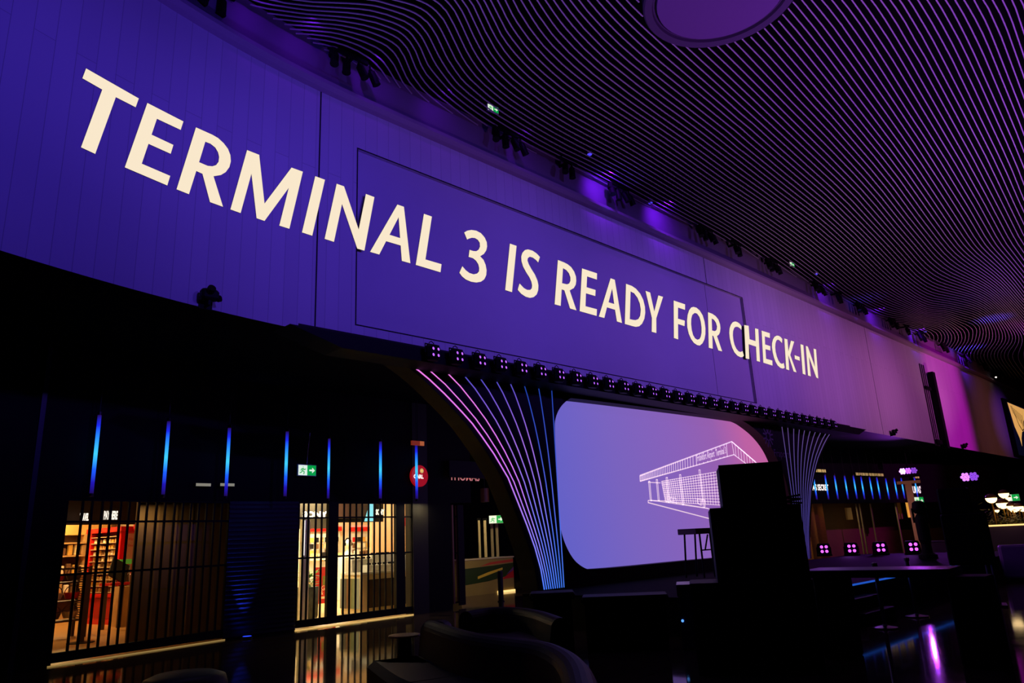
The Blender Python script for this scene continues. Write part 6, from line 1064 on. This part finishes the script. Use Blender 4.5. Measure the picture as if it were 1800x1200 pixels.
# tall bronze T column
tp = at_range(1596, 850, 30); ft = at_range(1624, 1000, 30)
t = thing('bronze_column', 'tall brown T-headed column under the bright violet flood lamps', 'column', (tp.x, tp.y, 0), -.45)
MB().box((-.11, -.1, 0), (.11, .1, tp.z)).build('shaft', noisy(mat('brown_column', (150, 100, 84), .6), .15), t)
MB().box((-.35, -.14, tp.z), (.4, .14, tp.z + .1)).build('head', mat('brown_head', (160, 112, 90), .6), t)
p = at_range(1617, 886, 38)
exit_sign(p, G3.rot - .2, 'green exit sign right of the tall T-headed column', .62)
q = at_range(1633, 985, 24); tq = at_range(1627, 879, 24)
t = thing('moving_head', 'black round-topped moving light on its stand in front of the green exit sign', 'stage lamp', (q.x, q.y, .6), -.5)
h = tq.z - .6
MB().lathe([(.24, 0), (.24, .1), (.14, .16), (.13, .4), (.16, .5), (.17, h - .5), (.13, h - .42), (.09, h - .36)], n=18).build('body', BLK, t)
MB().lathe([(0, h - .38), (.14, h - .34), (.18, h - .2), (.16, h - .06), (.08, h), (0, h)], n=18).build('head', BLK, t, smooth=True)
MB().tube([(-.18, 0, h - .6), (-.18, 0, h - .2)], .03).tube([(.18, 0, h - .6), (.18, 0, h - .2)], .03).build('yoke', BLK, t)

# planter with globe lamps
pl_c = survey_floor(1790, 985); R_ = math.hypot(pl_c.x, pl_c.y)
ax = Vector((math.cos(-.6), math.sin(-.6)))
e0 = at_range(1752, 922, R_); top_z = e0.z
t = thing('planter', 'long planter with a warm light line under its hedge at the right edge', 'planter', (e0.x, e0.y, 0), -.5)
MB().box((-.4, 0, 0), (5, 4.6, top_z - .06)).build('body', noisy(mat('plum_front', (70, 50, 82), .5), .1), t)
MB().box((-.42, -.03, top_z - .06), (5, -.0, top_z)).build('light_line', STRIPW_E, t)
hb = MB(); rnd = random.Random(5)
for q_ in range(1500):
    c0 = Vector((rnd.uniform(-.4, 5), rnd.uniform(.02, 1.1), top_z + abs(rnd.gauss(0, .28)) * (.6 + .5 * math.sin(q_ * .37)))); a_ = rnd.uniform(0, 6.3); d1 = Vector((math.cos(a_), math.sin(a_), rnd.uniform(-.5, .9))) * .1; d2 = Vector((-math.sin(a_), math.cos(a_), .3)) * .035
    hb.add([c0 - d1, c0 + d2, c0 + d1, c0 - d2], [(0, 1, 2, 3)])
o = hb.build('hedge', noisy(mat('hedge_leaf', (96, 92, 40), .6), .3, 10), t, fix=False)
gl = [(1742, 875, 1.0), (1764, 867, .95), (1770, 874, .8), (1762, 884, 1.15), (1751, 896, .6), (1778, 889, .9), (1782, 894, .8), (1790, 890, .85), (1797, 893, .7)]
for i, (x, y, k) in enumerate(gl):
    p = at_range(x, y, R_ + .2 + .5 * ((i * 4) % 9))
    t = thing('globe_lamp', '%s half-shaded glowing globe lamp from the left over the planter' % ORD[i], 'lamp', (p.x, p.y, p.z), 0, 'globe lamps over the planter')
    r_ = .2 * k
    MB().lathe([(0, -r_)] + [(r_ * math.sin(q_ * PI / 16), -r_ * math.cos(q_ * PI / 16)) for q_ in range(1, 9)], n=20).build('globe', GLOBE_E, t, smooth=True)
    MB().lathe([(r_ * 1.02, 0), (r_ * .9, r_ * .45), (r_ * .5, r_ * .75), (0, r_ * .85)], n=20).build('shade', mat('bronze_cap', (110, 72, 40), .4), t, smooth=True)
    MB().tube([(0, 0, -r_ * .95), (0, 0, -max(.4, p.z - top_z))], .03, 8).build('stem', mat('brass_stem', (190, 140, 60), .35, .8), t)
p = at_range(1780, 880, R_ + 5.2)
exit_sign(p, -.5, 'small green exit sign among the globe lamps at the right edge', .55)
t = thing('bench', 'broad purple-lit bench back below the planter at the right edge', 'bench', survey_floor(1768, 1022).to_2d().to_3d(), -.5)
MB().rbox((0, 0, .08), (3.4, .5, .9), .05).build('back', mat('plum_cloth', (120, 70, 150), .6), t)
MB().box((.05, .05, 0), (3.35, .45, .08)).build('base', BLK, t)
# violet-lit low wall left of the tower
p0 = survey_floor(1650, 985); p1 = survey_floor(1672, 985)
t = thing('block', 'low violet-lit block left of the loudspeaker tower', 'block', (p0.x, p0.y, 0), -.45)
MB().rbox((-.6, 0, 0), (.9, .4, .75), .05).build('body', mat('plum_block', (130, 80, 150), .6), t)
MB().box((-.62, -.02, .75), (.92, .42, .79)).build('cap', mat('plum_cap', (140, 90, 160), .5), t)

# ================================================================ LIGHT
def spot(name, loc, tgt, power, rgb, angle, blend=1, sy=1, radius=.15):
    l = bpy.data.lights.new(name, 'SPOT'); l.energy = power; l.color = rgb; l.spot_size = angle; l.spot_blend = blend; l.shadow_soft_size = radius
    o = bpy.data.objects.new(name, l); COL.objects.link(o)
    d = (Vector(tgt) - Vector(loc)).normalized(); q = d.to_track_quat('-Z', 'Y')
    o.matrix_world = Matrix.Translation(Vector(loc)) @ q.to_matrix().to_4x4() @ Matrix.Diagonal((1, sy, 1, 1))
    return o
def point(name, loc, power, rgb, radius=.1):
    l = bpy.data.lights.new(name, 'POINT'); l.energy = power; l.color = rgb; l.shadow_soft_size = radius
    o = bpy.data.objects.new(name, l); COL.objects.link(o); o.location = loc; return o
def area(name, loc, tgt, power, rgb, sx, sy):
    l = bpy.data.lights.new(name, 'AREA'); l.shape = 'RECTANGLE'; l.size = sx; l.size_y = sy; l.energy = power; l.color = rgb
    o = bpy.data.objects.new(name, l); COL.objects.link(o); o.location = loc
    o.rotation_euler = (Vector(tgt) - Vector(loc)).to_track_quat('-Z', 'Y').to_euler(); return o
# projectors across the hall that wash the feature wall: (s, colour, power)
KP = 3000
for s, col, pw in ((-13, (.07, .035, 1), .4), (-7.5, (.11, .045, 1), .68), (-2, (.16, .068, 1), .9), (3.5, (.21, .085, 1), .98), (9, (.28, .1, 1), 1.0), (14.5, (.42, .11, .85), 1.1), (20, (.62, .16, .66), 1.15), (26, (.72, .15, .66), 1.0)):
    spot('projector', W(s + 1, 15, 8.6), W(s, dwall(s), 7.1), KP * pw, col, math.radians(54), 1, .62)
spot('projector', W(33, 15, 8.6), W(32.6, 0, 7.2), 4600, (1, .02, .95), math.radians(31), .75, 2.2)
spot('projector', W(40, 13, 8.6), W(40, 0, 6.0), 520, (1, .27, .2), math.radians(44), 1, 1.2)
spot('projector', W(44, 10, 9), W(44, 0, 7.4), 600, (.35, .06, 1), math.radians(40), 1, .7)
# added uplights, no fixtures in the hall, brightening the slatted ceiling
for s, d, pw, col in ((-6.5, 4.8, 560, (.13, .05, 1)), (-1, 6.5, 620, (.5, .16, .85)), (5, 9, 1300, (.45, .1, 1)), (12, 11, 1700, (.42, .08, 1)), (13, 5, 760, (.6, .26, .6)), (22, 9, 1500, (.5, .14, .9)), (31, 4, 800, (.6, .25, .3)), (36, 10, 1400, (.33, .07, 1))):
    spot('uplight', W(s, d, 2.2), W(s, d, 10.8), pw * 2.2, col, math.radians(100), 1)
for px, py, pw in ((430, 30, 10), (520, 90, 9), (640, 165, 10), (760, 225, 9), (900, 290, 7), (1045, 322, 80), (1150, 372, 75), (1440, 505, 40), (1530, 553, 50), (1605, 595, 50), (1690, 630, 70)):   # blue spots on the upper band
    s, z = survey_wall(px, py + 10, .0); spot('band_spot', W(s - .1, dwall(s) + .75, 10.74), W(s + .2, dwall(s), 10.45), pw, (.2, .01, 1), math.radians(125), 1, .9, .03)
u_ = G2.at(435, 1103, -.12)
for px, py, pw in ((1085, 308, 60), (1520, 525, 90), (1700, 612, 500), (1745, 560, 300)):   # small blue uplights grazing the slats
    r = sight(px, py); p = EYE + r * ((10.8 - 1.6) / r.z); spot('slat_uplight', p + Vector((0, 0, -1.6)), p, pw, (.1, .06, 1), math.radians(70), 1, 1, .03)
spot('shutter_uplight', G2.P(u_[0], -.14, .07), G2.P(u_[0], .1, 2.0), 45, (.03, .06, 1), math.radians(40), 1, 1, .02)
# stage light from the violet lamps
spot('violet_flood', at_range(1588, 828, 40), survey_floor(1645, 1100), 1100, (.45, .06, 1), math.radians(70), 1)
for d in (.5, 2.4): spot('stage_floor_lamp', W(15.0, d, .85), W(6, d + 2, .9), 14, (.5, .12, 1), math.radians(80), 1)
for s in (0, 5, 10): spot('stage_wash', W(s, 1.0, 4.9), W(s, 5, 0), 7, (.5, .12, 1), math.radians(95), 1)
spot('hall_wash', W(11, 1.2, 4.9), W(6, 9, 0), 300, (.42, .07, 1), math.radians(75), 1)
# shop interiors: ceiling lamps
for u, v, pw, col in ((3.4, 7.2, 85, (1, .62, .25)), (2.0, 4.6, 45, (1, .6, .22)), (.8, 2.0, 20, (1, .58, .22)), (3.8, 8.6, 40, (1, .65, .25))):
    area('shop_lamp', G1.P(u, v, 3.22), G1.P(u + .2, v, 0), pw, col, .5, .5)
for u, v, pw in ((1.6, 2.0, 75), (3.3, 3.2, 100), (5.0, 6.3, 165), (3.2, 6.8, 140), (5.3, 2.6, 30)):
    area('shop_lamp', G2.P(u, v, 3.22), G2.P(u, v, 0), pw, (1, .84, .52), .6, .6)
area('pier_lamp', G2.P(3.35, -.28, 2.62), G2.P(3.37, -.1, 0), 5, (1, .85, .5), .3, .06)
for u, v, pw in ((1.2, .9, 16), (5.5, 1.2, 12), (10, 1.2, 10)): area('far_shop_lamp', G3.P(u, v, 2.55), G3.P(u + .2, v + .6, 0), pw, (1, .66, .3), .8, .2)
spot('column_fill', at_range(1588, 905, 27.5), at_range(1606, 905, 30), 90, (1, .6, .45), math.radians(95), 1)  # added lamp in mid-air, only there to brighten the brown column
area('partition_lamp', G1.P(1.95, .75, 2.6), G1.P(2.05, 1.1, 0), 5, (1, .7, .3), .5, .1)
spot('corridor_lamp', at_range(860, 905, 21.8), at_range(870, 1020, 24.2), 90, (1, .8, .42), math.radians(60), .6)
area('corridor_lamp', at_range(862, 890, 28), at_range(862, 960, 30), 30, (1, .8, .45), .8, .3)
point('planter_glow', at_range(1775, 900, R_ - .3), 6, (1, .7, .35), .3)

w = bpy.data.worlds.new('night'); scene.world = w; w.use_nodes = True
w.node_tree.nodes['Background'].inputs[0].default_value = (.25, .12, .5, 1); w.node_tree.nodes['Background'].inputs[1].default_value = .0006
vs_ = scene.view_settings
vs_.view_transform = 'Standard'; vs_.look = 'None'; vs_.exposure = 0; vs_.gamma = 1; vs_.use_curve_mapping = False
